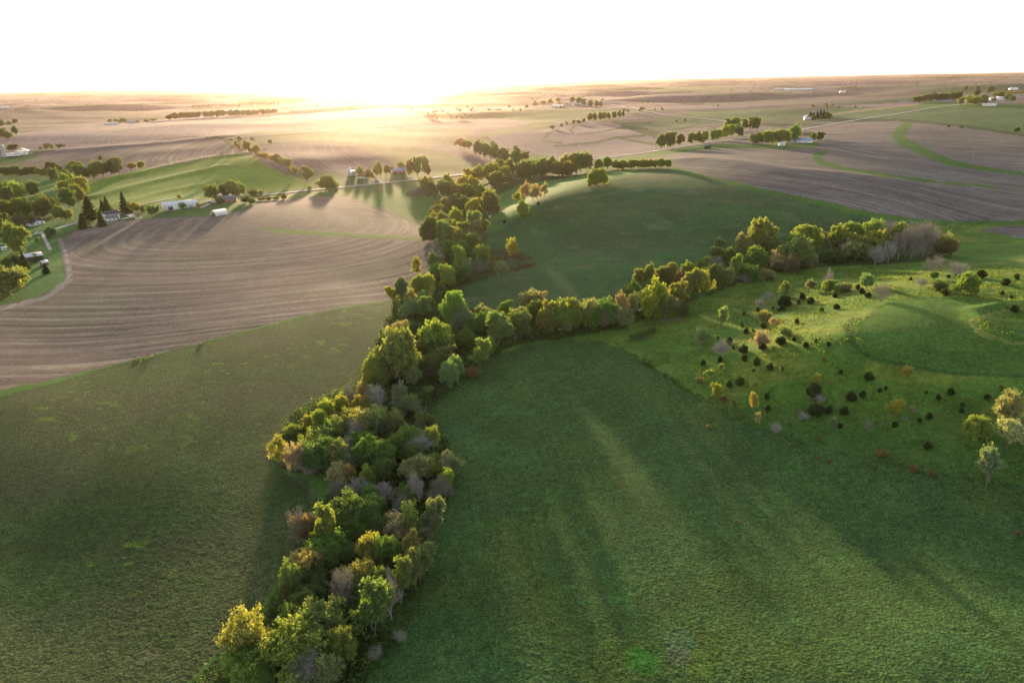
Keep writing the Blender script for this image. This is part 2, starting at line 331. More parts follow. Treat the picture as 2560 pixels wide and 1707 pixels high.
# crops: soil shows through in worn places, fresh growth in others
cA = cls == CN.index('cropA'); w = smooth(.45, .7, fbm(VX/38, VY/30, 51, 4))
soil = np.array((.095,.078,.048)); COLR[cA] = COLR[cA]*(1-.24*w[cA])[:, None] + soil*(.24*w[cA])[:, None]
sp = smooth(.80, .86, vnoise(VX/3.3, VY/2.6, 61))*smooth(.45, .7, vnoise(VX/21, VY/21, 62))
for nm_, g_, k_ in (('cropA', (.10,.16,.02), .8), ('cropB', (.055,.15,.03), .45)):
    m = cls == CN.index(nm_); COLR[m] = COLR[m]*(1-k_*sp[m])[:, None] + np.array(g_)*(k_*sp[m])[:, None]
m = cls == CN.index('cropB')     # bluish-green fresh patches, worn tracks
w = smooth(.5, .72, fbm(VX/30, VY/24, 71, 4)); COLR[m] = COLR[m]*(1-.3*w[m])[:, None] + np.array((.036,.088,.034))*(.3*w[m])[:, None]
w = smooth(.62, .8, fbm(VX/26, VY/22, 72, 3)); COLR[m] = COLR[m]*(1-.35*w[m])[:, None] + np.array((.072,.100,.016))*(.35*w[m])[:, None]
def blot(px, py, rad_px, col, k):
    x, y, t = ground(px, py); rad = rad_px*t/F
    d = np.hypot((VX-x), (VY-y))/rad + (t2-.5)*.9
    w = k*(1-smooth(.55, 1.05, d)); w[~front] = 0
    global COLR
    COLR = COLR*(1-w)[:, None] + np.array(col)*w[:, None]
blot(1600, 1650, 52, (.045,.16,.022), .7); blot(1690, 1600, 42, (.06,.12,.05), .5); blot(1750, 1660, 40, (.075,.13,.02), .5)
blot(1700, 1640, 30, (.075,.085,.055), .6); blot(2420, 1640, 36, (.06,.15,.03), .5); blot(370, 1640, 28, (.11,.11,.06), .5)
m = cls == CN.index('hill'); w = smooth(.48, .7, fbm(VX/60, VY/34, 81, 4)); COLR[m] = COLR[m]*(1-.3*w[m])[:, None] + np.array((.085,.075,.042))*(.3*w[m])[:, None]
w = smooth(.62, .75, fbm(VX/22, VY/13, 82, 4)); COLR[m] = COLR[m]*(1-.4*w[m])[:, None] + np.array((.13,.14,.07))*(.4*w[m])[:, None]
m = (cls == CN.index('pasture')); w = smooth(.42, .68, fbm(VX/24, VY/17, 91, 4)); COLR[m] = COLR[m]*(1-.55*w[m])[:, None] + np.array((.185,.205,.036))*(.55*w[m])[:, None]
w = smooth(960, 1110, PY + 60*(t2-.5) + (PX-2000)*-.12)*m; COLR = COLR*(1-.75*w)[:, None] + np.array((.044,.100,.027))*(.75*w)[:, None]  # lower pasture eased to crop green; its shade is partly in the colour
w = smooth(.55, .75, fbm(VX/16, VY/16, 92, 3)); COLR[m] = COLR[m]*(1-.45*w[m])[:, None] + np.array((.035,.085,.022))*(.45*w[m])[:, None]
m = (cls == CN.index('plow')) | (cls == CN.index('plowR')); w = smooth(.5, .75, fbm(VX/45, VY/38, 95, 4)); COLR[m] = COLR[m]*(1-.35*w[m])[:, None] + np.array((.150,.160,.095))*(.35*w[m])[:, None]
# wheel tracks
def track(pts, width, col, k):
    gx, gy, _ = grounds(pts); d = seg_dist(VX, VY, np.stack([gx, gy], 1)); w = k*(1-smooth(width*.4, width, d)); w[~front] = 0
    global COLR
    COLR = COLR*(1-w)[:, None] + np.array(col)*w[:, None]
track([(2130,795),(2118,815),(2120,840),(2132,862),(2160,885),(2230,905),(2330,925),(2450,936),(2560,940)], 1.6, (.030,.075,.020), .6)
track([(2142,795),(2128,816),(2130,842),(2142,864),(2170,886)], 1.2, (.030,.075,.020), .6)
track([(1250,690),(1300,678),(1360,662),(1400,640)], 1.5, (.10,.12,.05), .6)
track([(1800,455),(1850,490),(1880,515)], 3, (.085,.085,.05), .5); track([(1880,515),(1950,495),(1980,480)], 3, (.085,.085,.05), .5)
track([(700,1055),(690,1090),(692,1130),(720,1175),(780,1225),(793,1270),(778,1320)], 2.0, (.095,.105,.05), .5)
# row coordinates of tilled ground: arcs round the head of each field, straight elsewhere
def arc(cx_, cy_):
    x, y, _ = ground(cx_, cy_); d = np.hypot(VX-x, VY-y); a_ = np.arctan2(VY-y, VX-x)
    return d, a_*d
ROWU = ux + 26*np.sin(uy/150) + 60*fbm(VX/300, VY/300, 15, 2); ROWV = uy.copy()
mL = (cls == CN.index('plow')) & (PY > 480); u1, v1 = arc(606, 556); ROWU[mL] = (u1 + 12*fbm(VX/140, VY/140, 16, 2))[mL]; ROWV[mL] = v1[mL]
TIL[mL] *= .25+.75*smooth(25, 130, u1[mL])
mR = (cls == CN.index('plowR')); u2, v2 = arc(2650, 250); ROWU[mR] = (u2 + 30*fbm(VX/110, VY/110, 17, 2))[mR]; ROWV[mR] = v2[mR]
# tufts, tussocks and clods as real relief wherever the sheet is fine enough to carry them
cell = np.maximum((r_**2+H*H)/H*.00101, r_*.00136)
rel = np.zeros(NV)
for lam, amp in ((.62, .12), (1.05, .05)):
    k = np.clip(lam/(cell*2.2)-.45, 0, 1)
    s_ = k > 0
    n_ = np.zeros(NV); n_[s_] = vnoise(VX[s_]/lam+.3*VY[s_]/lam, VY[s_]/lam, int(lam*100))
    rel += k*amp*np.maximum(n_-.35, 0)*1.6
rel *= TUF
clod = np.clip(3.0/(cell*2.2)-.45, 0, 1)*(TIL > .4)
rel += clod*.12*vnoise(ROWU/3.0, ROWV/30, 9)
VZ = VZ + rel
faces_i = np.arange((NR-1)*(NA-1)); i_ = faces_i//(NA-1); j_ = faces_i % (NA-1)
q = np.stack([i_*NA+j_, i_*NA+j_+1, (i_+1)*NA+j_+1, (i_+1)*NA+j_], 1).astype(np.int32)
# close the ring behind
k = np.arange(NR-1); q = np.vstack([q, np.stack([k*NA+NA-1, k*NA, (k+1)*NA, (k+1)*NA+NA-1], 1).astype(np.int32)])
q = q[:, ::-1]

# ------------------------------------------------------------------ materials
def nt(name):
    m = bpy.data.materials.new(name); m.use_nodes = True; t = m.node_tree
    for n in list(t.nodes): t.nodes.remove(n)
    o = t.nodes.new('ShaderNodeOutputMaterial'); return m, t, o
class G:
    def __init__(s, t): s.t = t
    def n(s, typ, **kw):
        nd = s.t.nodes.new(typ)
        for k_, v_ in kw.items():
            if k_.startswith('_'): setattr(nd, k_[1:], v_)
            else: nd.inputs[k_.replace('__', ' ')].default_value = v_
        return nd
    def l(s, a, b): s.t.links.new(a, b)
    def math(s, op, a, b=None, c=None):
        nd = s.t.nodes.new('ShaderNodeMath'); nd.operation = op
        for i, v in enumerate((a, b, c)):
            if v is None: continue
            if isinstance(v, (int, float)): nd.inputs[i].default_value = v
            else: s.l(v, nd.inputs[i])
        return nd.outputs[0]
    def scale(s, col, f):
        nd = s.t.nodes.new('ShaderNodeVectorMath'); nd.operation = 'SCALE'; s.l(col, nd.inputs[0])
        if isinstance(f, (int, float)): nd.inputs[3].default_value = f
        else: s.l(f, nd.inputs[3])
        return nd.outputs[0]
    def ramp(s, f, lo, hi, a, b):
        nd = s.t.nodes.new('ShaderNodeMapRange'); s.l(f, nd.inputs[0])
        for i, v in enumerate((lo, hi, a, b)): nd.inputs[i+1].default_value = v
        return nd.outputs[0]
mg, t, o = nt('field_ground'); g = G(t)
colA = g.n('ShaderNodeAttribute', _attribute_name='Col'); row = g.n('ShaderNodeAttribute', _attribute_name='Row'); tu = g.n('ShaderNodeAttribute', _attribute_name='Tuft')
geo = g.n('ShaderNodeNewGeometry')
sep = g.n('ShaderNodeSeparateXYZ'); g.l(row.outputs['Vector'], sep.inputs[0])
def comb(su, sv):
    c = g.n('ShaderNodeCombineXYZ'); g.l(g.math('MULTIPLY', sep.outputs[0], su), c.inputs[0]); g.l(g.math('MULTIPLY', sep.outputs[1], sv), c.inputs[1]); return c.outputs[0]
n1 = g.n('ShaderNodeTexNoise', Scale=1.0, Detail=3.0, Roughness=.65); g.l(comb(.20, .008), n1.inputs['Vector'])
n2 = g.n('ShaderNodeTexNoise', Scale=1.0, Detail=3.0, Roughness=.6); g.l(comb(.062, .004), n2.inputs['Vector'])
n3 = g.n('ShaderNodeTexNoise', Scale=.55, Detail=4.0, Roughness=.65); g.l(geo.outputs['Position'], n3.inputs['Vector'])
n4 = g.n('ShaderNodeTexNoise', Scale=.09, Detail=5.0, Roughness=.7); g.l(geo.outputs['Position'], n4.inputs['Vector'])
rws = g.math('ADD', g.math('MULTIPLY', n1.outputs[0], .5), g.math('MULTIPLY', n2.outputs[0], .5))
ph = g.math('ADD', g.math('MULTIPLY', sep.outputs[0], .56), g.math('MULTIPLY', n2.outputs[0], 5.5))
sn = g.math('SINE', ph)
lin = g.math('MULTIPLY', g.ramp(sn, -.2, .95, 0, 1), g.ramp(n1.outputs[0], .38, .6, .15, 1.0))
rowf = g.math('ADD', g.math('MULTIPLY', lin, .42), g.ramp(rws, .40, .62, .70, 1.18))
til_ = sep.outputs[2]
rowm = g.math('ADD', 1.0, g.math('MULTIPLY', g.math('SUBTRACT', rowf, 1.0), til_))
fine = g.ramp(n3.outputs[0], .3, .7, .68, 1.32); brd = g.ramp(n4.outputs[0], .3, .7, .86, 1.14)
n5 = g.n('ShaderNodeTexNoise', Scale=1.9, Detail=2.5, Roughness=.6); g.l(geo.outputs['Position'], n5.inputs['Vector'])
tf = g.math('ADD', 1.0, g.math('MULTIPLY', g.math('SUBTRACT', g.ramp(n5.outputs[0], .40, .62, .62, 1.5), 1.0), tu.outputs['Fac']))
fine = g.math('MULTIPLY', fine, tf)
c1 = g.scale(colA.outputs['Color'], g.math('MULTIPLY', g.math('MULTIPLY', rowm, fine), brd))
bs = g.n('ShaderNodeBsdfPrincipled', Roughness=.95); bs.inputs['Specular IOR Level'].default_value = .04
g.l(c1, bs.inputs['Base Color'])
vor = g.n('ShaderNodeTexNoise', Scale=1.5, Detail=2.0, Roughness=.6); g.l(geo.outputs['Position'], vor.inputs['Vector'])
hgt = g.math('ADD', g.math('MULTIPLY', vor.outputs[0], g.math('MULTIPLY', tu.outputs['Fac'], .5)), g.math('MULTIPLY', g.math('MULTIPLY', n1.outputs[0], til_), .35))
bmp = g.n('ShaderNodeBump', Strength=.8, Distance=1.0); g.l(hgt, bmp.inputs['Height']); g.l(bmp.outputs[0], bs.inputs['Normal'])
g.l(bs.outputs[0], o.inputs[0])

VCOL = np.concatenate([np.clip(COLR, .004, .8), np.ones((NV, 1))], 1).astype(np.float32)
VROW = np.stack([ROWU, ROWV, TIL], 1).astype(np.float32)
def sheet(name, fsel):
    qq = q[fsel]; uv, inv = np.unique(qq, return_inverse=True)
    me = bpy.data.meshes.new(name)
    me.vertices.add(len(uv)); me.loops.add(qq.size); me.polygons.add(len(qq))
    me.vertices.foreach_set('co', np.stack([VX[uv], VY[uv], VZ[uv]], 1).astype(np.float32).ravel())
    me.loops.foreach_set('vertex_index', inv.ravel().astype(np.int32))
    me.polygons.foreach_set('loop_start', np.arange(0, qq.size, 4, dtype=np.int32))
    a1 = me.attributes.new('Col', 'FLOAT_COLOR', 'POINT'); a1.data.foreach_set('color', VCOL[uv].ravel())
    a2 = me.attributes.new('Row', 'FLOAT_VECTOR', 'POINT'); a2.data.foreach_set('vector', VROW[uv].ravel())
    a3 = me.attributes.new('Tuft', 'FLOAT', 'POINT'); a3.data.foreach_set('value', TUF[uv].astype(np.float32))
    me.update(); me.materials.append(mg)
    ob = bpy.data.objects.new(name, me); COL.objects.link(ob); ob['kind'] = 'structure'
    return ob
fid = obj_id[q[:, 0]]
# same-named neighbours of one field stay one object; grass strips are gathered per strip
for k_ in range(len(names)):
    sel = np.nonzero(fid == k_)[0]
    if len(sel) > 3: sheet(names[k_], sel)
def zat(x, y):
    return height(np.array([x]), np.array([y]))[0]
def zats(x, y):
    return height(np.asarray(x, float), np.asarray(y, float))
# ------------------------------------------------------------------ plants: prototypes grown branch by branch, then copied
mb, t, o = nt('bark'); g = G(t)
oi = g.n('ShaderNodeObjectInfo'); geo = g.n('ShaderNodeNewGeometry'); nz = g.n('ShaderNodeTexNoise', Scale=3.0, Detail=3.0); g.l(geo.outputs['Position'], nz.inputs['Vector'])
bs = g.n('ShaderNodeBsdfPrincipled', Roughness=.9); bs.inputs['Specular IOR Level'].default_value = .1
g.l(g.scale(oi.outputs['Color'], g.ramp(nz.outputs[0], .3, .7, .7, 1.3)), bs.inputs['Base Color']); g.l(bs.outputs[0], o.inputs[0])
ml, t, o = nt('foliage'); g = G(t)
oi = g.n('ShaderNodeObjectInfo'); geo = g.n('ShaderNodeNewGeometry')
rnd = geo.outputs['Random Per Island']
mix = g.n('ShaderNodeMix', _data_type='RGBA'); mix.blend_type = 'MIX'
yel = g.n('ShaderNodeVectorMath', _operation='MULTIPLY'); g.l(oi.outputs['Color'], yel.inputs[0]); yel.inputs[1].default_value = (1.12, 1.14, .75)
g.l(oi.outputs['Color'], mix.inputs[6]); g.l(yel.outputs[0], mix.inputs[7]); g.l(g.math('FRACT', g.math('MULTIPLY', rnd, 7.3)), mix.inputs[0])
cl = g.scale(mix.outputs[2], g.ramp(rnd, 0, 1, .62, 1.38))
d1 = g.n('ShaderNodeBsdfPrincipled', Roughness=.6); d1.inputs['Specular IOR Level'].default_value = .12; g.l(cl, d1.inputs['Base Color'])
tr = g.n('ShaderNodeBsdfTranslucent'); tc = g.n('ShaderNodeVectorMath', _operation='MULTIPLY'); g.l(cl, tc.inputs[0]); tc.inputs[1].default_value = (1.42, 1.36, .5); g.l(tc.outputs[0], tr.inputs[0])
ms = g.n('ShaderNodeMixShader'); ms.inputs[0].default_value = .45; g.l(d1.outputs[0], ms.inputs[1]); g.l(tr.outputs[0], ms.inputs[2]); g.l(ms.outputs[0], o.inputs[0])

class Soup:
    def __init__(s): s.v = []; s.f = []; s.n = 0
    def add(s, V, Fq):
        s.v.append(np.asarray(V, float)); s.f.append(np.asarray(Fq, int)+s.n); s.n += len(V)
    def mesh(s, name, mats, tri=False):
        me = bpy.data.meshes.new(name)
        V = np.concatenate(s.v) if s.v else np.zeros((0, 3)); L = [len(f[0]) for f in s.f if len(f)]
        q = [f for f in s.f if len(f)]
        tot = sum(f.size for f in q); npoly = sum(len(f) for f in q)
        me.vertices.add(len(V)); me.loops.add(tot); me.polygons.add(npoly)
        me.vertices.foreach_set('co', V.astype(np.float32).ravel())
        me.loops.foreach_set('vertex_index', np.concatenate([f.ravel() for f in q]).astype(np.int32))
        sizes = np.concatenate([np.full(len(f), f.shape[1]) for f in q]); st_ = np.concatenate([[0], np.cumsum(sizes)[:-1]])
        me.polygons.foreach_set('loop_start', st_.astype(np.int32))
        for m_ in (mats if isinstance(mats, list) else [mats]): me.materials.append(m_)
        me.update(); me.validate(); return me
def tube(S, p, q, ra, rb, k):
    p = np.array(p); q = np.array(q); d = q-p; L = np.linalg.norm(d)
    if L < 1e-5: return
    d /= L; a = np.cross(d, [0, 0, 1.0] if abs(d[2]) < .9 else [1.0, 0, 0]); a /= np.linalg.norm(a); b = np.cross(d, a)
    th = np.arange(k)*2*math.pi/k; c = np.cos(th)[:, None]*a+np.sin(th)[:, None]*b
    S.add(np.vstack([p+c*ra, q+c*rb]), [(i, (i+1) % k, k+(i+1) % k, k+i) for i in range(k)])
def cards(S, pts, size, up=.4, rg=None):
    n = len(pts); rg = rg or rng
    nrm = rg.normal(size=(n, 3)); nrm[:, 2] += up; nrm /= np.linalg.norm(nrm, axis=1)[:, None]
    a = np.cross(nrm, rg.normal(size=(n, 3))); a /= np.linalg.norm(a, axis=1)[:, None]; b = np.cross(nrm, a)
    s = (size*(.6+.8*rg.random(n)))[:, None]*.5
    V = np.stack([pts-a*s-b*s*.7, pts+a*s*.25-b*s, pts+a*s+b*s*.7, pts-a*s*.3+b*s], 1).reshape(-1, 3)
    S.add(V, np.arange(n*4).reshape(n, 4))
def skeleton(seed, hgt=12.0, spread=.75, forks=(5, 3, 3, 2), trunk=.22, tropism=.25, lens=(.34, .68, .6, .6), lean=.05):
    rd = random.Random(seed); segs = []; tips = []
    def vec(v): return np.array(v, float)
    def grow(p, d, L, r, lv):
        n = 3 if lv < 2 else 2; 
        for i in range(n):
            d = d + vec([rd.gauss(0, .12), rd.gauss(0, .12), rd.gauss(0, .08)+tropism*.18*(lv > 0)]); d /= np.linalg.norm(d)
            q = p + d*L/n; r2 = r*(.86 if lv == 0 else .75); segs.append((p, q, r, r2, lv)); p = q; r = r2
            if lv < len(forks) and (i == n-1 or (lv > 0 and rd.random() < .75) or (lv == 0 and i < n-1)):
                kk = forks[lv] if i == n-1 else max(1, forks[lv]-2)
                off = rd.random()*6.28
                for j in range(kk):
                    th = off + 6.283*j/kk + rd.gauss(0, .35); tilt = spread*(.55+.6*rd.random())
                    if lv == 0 and j == 0 and i == n-1: tilt *= .3
                    a = np.cross(d, [0, 0, 1.0] if abs(d[2]) < .95 else [1.0, 0, 0]); a /= np.linalg.norm(a); b = np.cross(d, a)
                    nd = d*math.cos(tilt) + (a*math.cos(th)+b*math.sin(th))*math.sin(tilt)
                    grow(p, nd, L*lens[min(lv+1, 3)]*(.7+.55*rd.random())*(1.5 if lv == 0 else 1), r*(.62 if kk > 2 else .72), lv+1)
        if lv >= len(forks)-1: tips.append((p, lv))
    grow(vec([0, 0, -.25]), vec([rd.gauss(0, lean), rd.gauss(0, lean), 1]), hgt*lens[0]*.75, trunk, 0)
    top = max(q[2] for _, q, _, _, _ in segs)
    k = hgt*.97/top
    segs = [(p*k, q*k, a*k, b*k, lv) for p, q, a, b, lv in segs]; tips = [(p*k, lv) for p, lv in tips]
    return segs, tips
def make_plant(seed, leaves=26, size=.38, clump=.78, fill=0, twig_in_crown=False, **kw):
    segs, tips = skeleton(seed, **kw); T = Soup(); Cr = Soup(); rg = np.random.default_rng(seed)
    mx = max(s[4] for s in segs)
    for p, q, a, b, lv in segs:
        tgt = Cr if (twig_in_crown and lv >= 2) else T
        if leaves and not twig_in_crown and leaves > 15 and lv >= mx: continue
        tube(tgt, p, q, max(a, .035), max(b, .028), 6 if lv == 0 else (4 if lv == 1 else 3))
    if leaves:
        pts = []
        for p, lv in tips:
            n = max(2, int(leaves*1.5*(.5+rg.random()))); pts.append(p + rg.normal(size=(n, 3))*clump*np.array([.55, .55, .42]))
        pts = np.concatenate(pts)
        pts = pts[pts[:, 2] > .5]
        cards(Cr, pts, size, rg=rg)
    return T, Cr, segs
PROTO = {}
def reg(key, T, Cr, crown_mat):
    me_t = T.mesh(key+'_trunk', mb) if T.n else None; me_c = Cr.mesh(key+'_crown', crown_mat)
    V = np.concatenate(T.v+Cr.v); hh = float(np.percentile(V[:, 2], 99.7)); ww = float(np.percentile(np.hypot(V[:, 0], V[:, 1]), 96))*2
    PROTO.setdefault(key[0], []).append((me_t, me_c, hh, ww))
for i in range(6):
    T, Cr, _ = make_plant(100+i, leaves=(22, 26, 20, 24, 30, 22)[i], spread=(.75, .62, .85, .7, .8, .66)[i], forks=(5, 3, 3, 2)); reg('B%d' % i, T, Cr, ml)
for i in range(3):
    T, Cr, _ = make_plant(200+i, leaves=20, size=.5, spread=.95, forks=(6, 4, 3, 2), lens=(.3, .7, .62, .6), trunk=.34); reg('W%d' % i, T, Cr, ml)
for i in range(3):
    T, Cr, _ = make_plant(300+i, leaves=24, spread=.48, forks=(5, 3, 3, 2), lens=(.4, .52, .55, .55), tropism=.6); reg('T%d' % i, T, Cr, ml)
for i in range(5):
    T, Cr, _ = make_plant(400+i, leaves=(8, 6, 10, 7, 9)[i], size=.42, clump=.75, spread=(.7, .55, .8, .6, .7)[i], forks=(4, 3, 3, 2), trunk=.2); reg('S%d' % i, T, Cr, ml)
for i in range(4):
    T, Cr, _ = make_plant(500+i, leaves=0, twig_in_crown=True, spread=(.6, .75, .5, .7)[i], forks=(5, 4, 4, 3), lens=(.36, .6, .6, .62), trunk=.19); reg('N%d' % i, T, Cr, mb)
for i in range(3):   # leafy shrub: several stems from the ground
    T, Cr, _ = make_plant(600+i, leaves=26, size=.5, clump=1.2, spread=.85, forks=(7, 3, 2), lens=(.08, 3.4, .6, .6), trunk=.16, tropism=.5); reg('H%d' % i, T, Cr, ml)
for i in range(2):
    T, Cr, _ = make_plant(700+i, leaves=0, twig_in_crown=True, spread=.85, forks=(8, 4, 3, 2), lens=(.08, 3.2, .6, .6), trunk=.14, tropism=.5); reg('M%d' % i, T, Cr, mb)
def cone(seed, hgt, rad, n, belly, size):
    rg = np.random.default_rng(seed); T = Soup(); Cr = Soup(); tube(T, (0, 0, -.2), (0, 0, hgt*.9), rad*.07, .04, 6)
    z = hgt*(.03+.97*rg.random(n)**1.25); f = np.clip(z/hgt, 0, 1); prof = (1-f)**belly*np.clip(f*9+.35, 0, 1)
    th = rg.random(n)*6.283; lay = .78+.32*np.cos(z/hgt*46+rg.normal(size=n)*.5); lob = 1+.16*np.sin(th*3+seed)+.12*np.sin(th*5+z)
    r = rad*prof*lay*lob*(.45+.55*rg.random(n)**.5)
    cards(Cr, np.stack([r*np.cos(th), r*np.sin(th), z-r*.18], 1), size, up=.8, rg=rg); return T, Cr
for i in range(2):
    T, Cr = cone(800+i, 12, 3.1, 2600, .85, .6); reg('P%d' % i, T, Cr, ml)
def egg(seed, hgt, rad, n, size):
    rg = np.random.default_rng(seed); T = Soup(); Cr = Soup(); tube(T, (0, 0, -.2), (0, 0, hgt*.6), rad*.06, .04, 6)
    u = rg.normal(size=(n, 3)); u /= np.linalg.norm(u, axis=1)[:, None]
    th = np.arctan2(u[:, 1], u[:, 0]); lob = .8+.2*np.sin(th*3+seed+u[:, 2]*3)+.22*vnoise(th*2.2+9, u[:, 2]*3+seed, 3)
    rr_ = lob*(.55+.45*rg.random(n)**.4); z = hgt*(.46+.52*u[:, 2]*rr_); tp = 1-.35*np.clip(z/hgt-.4, 0, 1)
    P_ = np.stack([rad*u[:, 0]*rr_*tp, rad*u[:, 1]*rr_*tp, np.maximum(z, .15)], 1)
    cards(Cr, P_, size, up=.5, rg=rg); return T, Cr
for i in range(4):   # young red cedars: ragged egg shapes, some of two or three stems
    rg = np.random.default_rng(820+i); T = Soup(); Cr = Soup()
    for k in range((1, 2, 1, 3)[i]):
        T1, C1 = egg(830+i*7+k, 12*(1-.22*k), 5.0-.8*k, 1500, 1.0); off = np.array([0 if k == 0 else rg.normal()*3.2, 0 if k == 0 else rg.normal()*3.2, 0])
        T.add(T1.v[0]+off, T1.f[0]); Cr.add(C1.v[0]+off, C1.f[0])
    reg('C%d' % i, T, Cr, ml)

TINT = {'g': (.072,.114,.040), 'y': (.108,.140,.046), 'l': (.146,.150,.044), 'o': (.146,.136,.074), 'p': (.188,.165,.130), 'k': (.056,.086,.036), 'e': (.094,.116,.056), 's': (.106,.134,.084),
        'b': (.335,.325,.290), 'r': (.118,.082,.056), 'd': (.050,.078,.034), 'm': (.090,.092,.060), 'u': (.044,.072,.060)}
ADJ = {'g': 'fresh-green', 'y': 'yellow-green', 'l': 'golden', 'o': 'orange-tinged', 'p': 'pale-pink', 'k': 'dark-green', 'e': 'olive', 's': 'grey-green', 'b': 'grey', 'r': 'reddish', 'd': 'blackish', 'm': 'brown', 'u': 'blue-green'}
NOUN = {'B': ('leafy tree', 'broadleaf_tree', 'tree'), 'W': ('spreading tree', 'spreading_tree', 'tree'), 'T': ('upright tree', 'upright_tree', 'tree'), 'S': ('thin-leaved tree', 'budding_tree', 'tree'),
        'N': ('bare tree', 'bare_tree', 'tree'), 'H': ('leafy bush', 'leafy_bush', 'bush'), 'M': ('bare bush', 'bare_bush', 'bush'), 'C': ('cedar bush', 'cedar_bush', 'bush'), 'P': ('spruce', 'spruce_tree', 'tree')}
ORD = ['first','second','third','fourth','fifth','sixth','seventh','eighth','ninth','tenth','eleventh','twelfth','thirteenth','fourteenth','fifteenth','sixteenth','seventeenth','eighteenth','nineteenth','twentieth','twenty-first','twenty-second','twenty-third','twenty-fourth','twenty-fifth','twenty-sixth','twenty-seventh','twenty-eighth','twenty-ninth','thirtieth'] + ['%s-%s' % (a_, b_) for a_ in ('thirty', 'forty') for b_ in ('first','second','third','fourth','fifth','sixth','seventh','eighth','ninth')]
def parse(s):
    out = []
    for tok in s.split():
        a_ = tok.split(','); out.append((a_[0][0], a_[0][1], float(a_[1]), float(a_[2]), float(a_[3]), float(a_[4]) if len(a_) > 4 else 0))
    return out
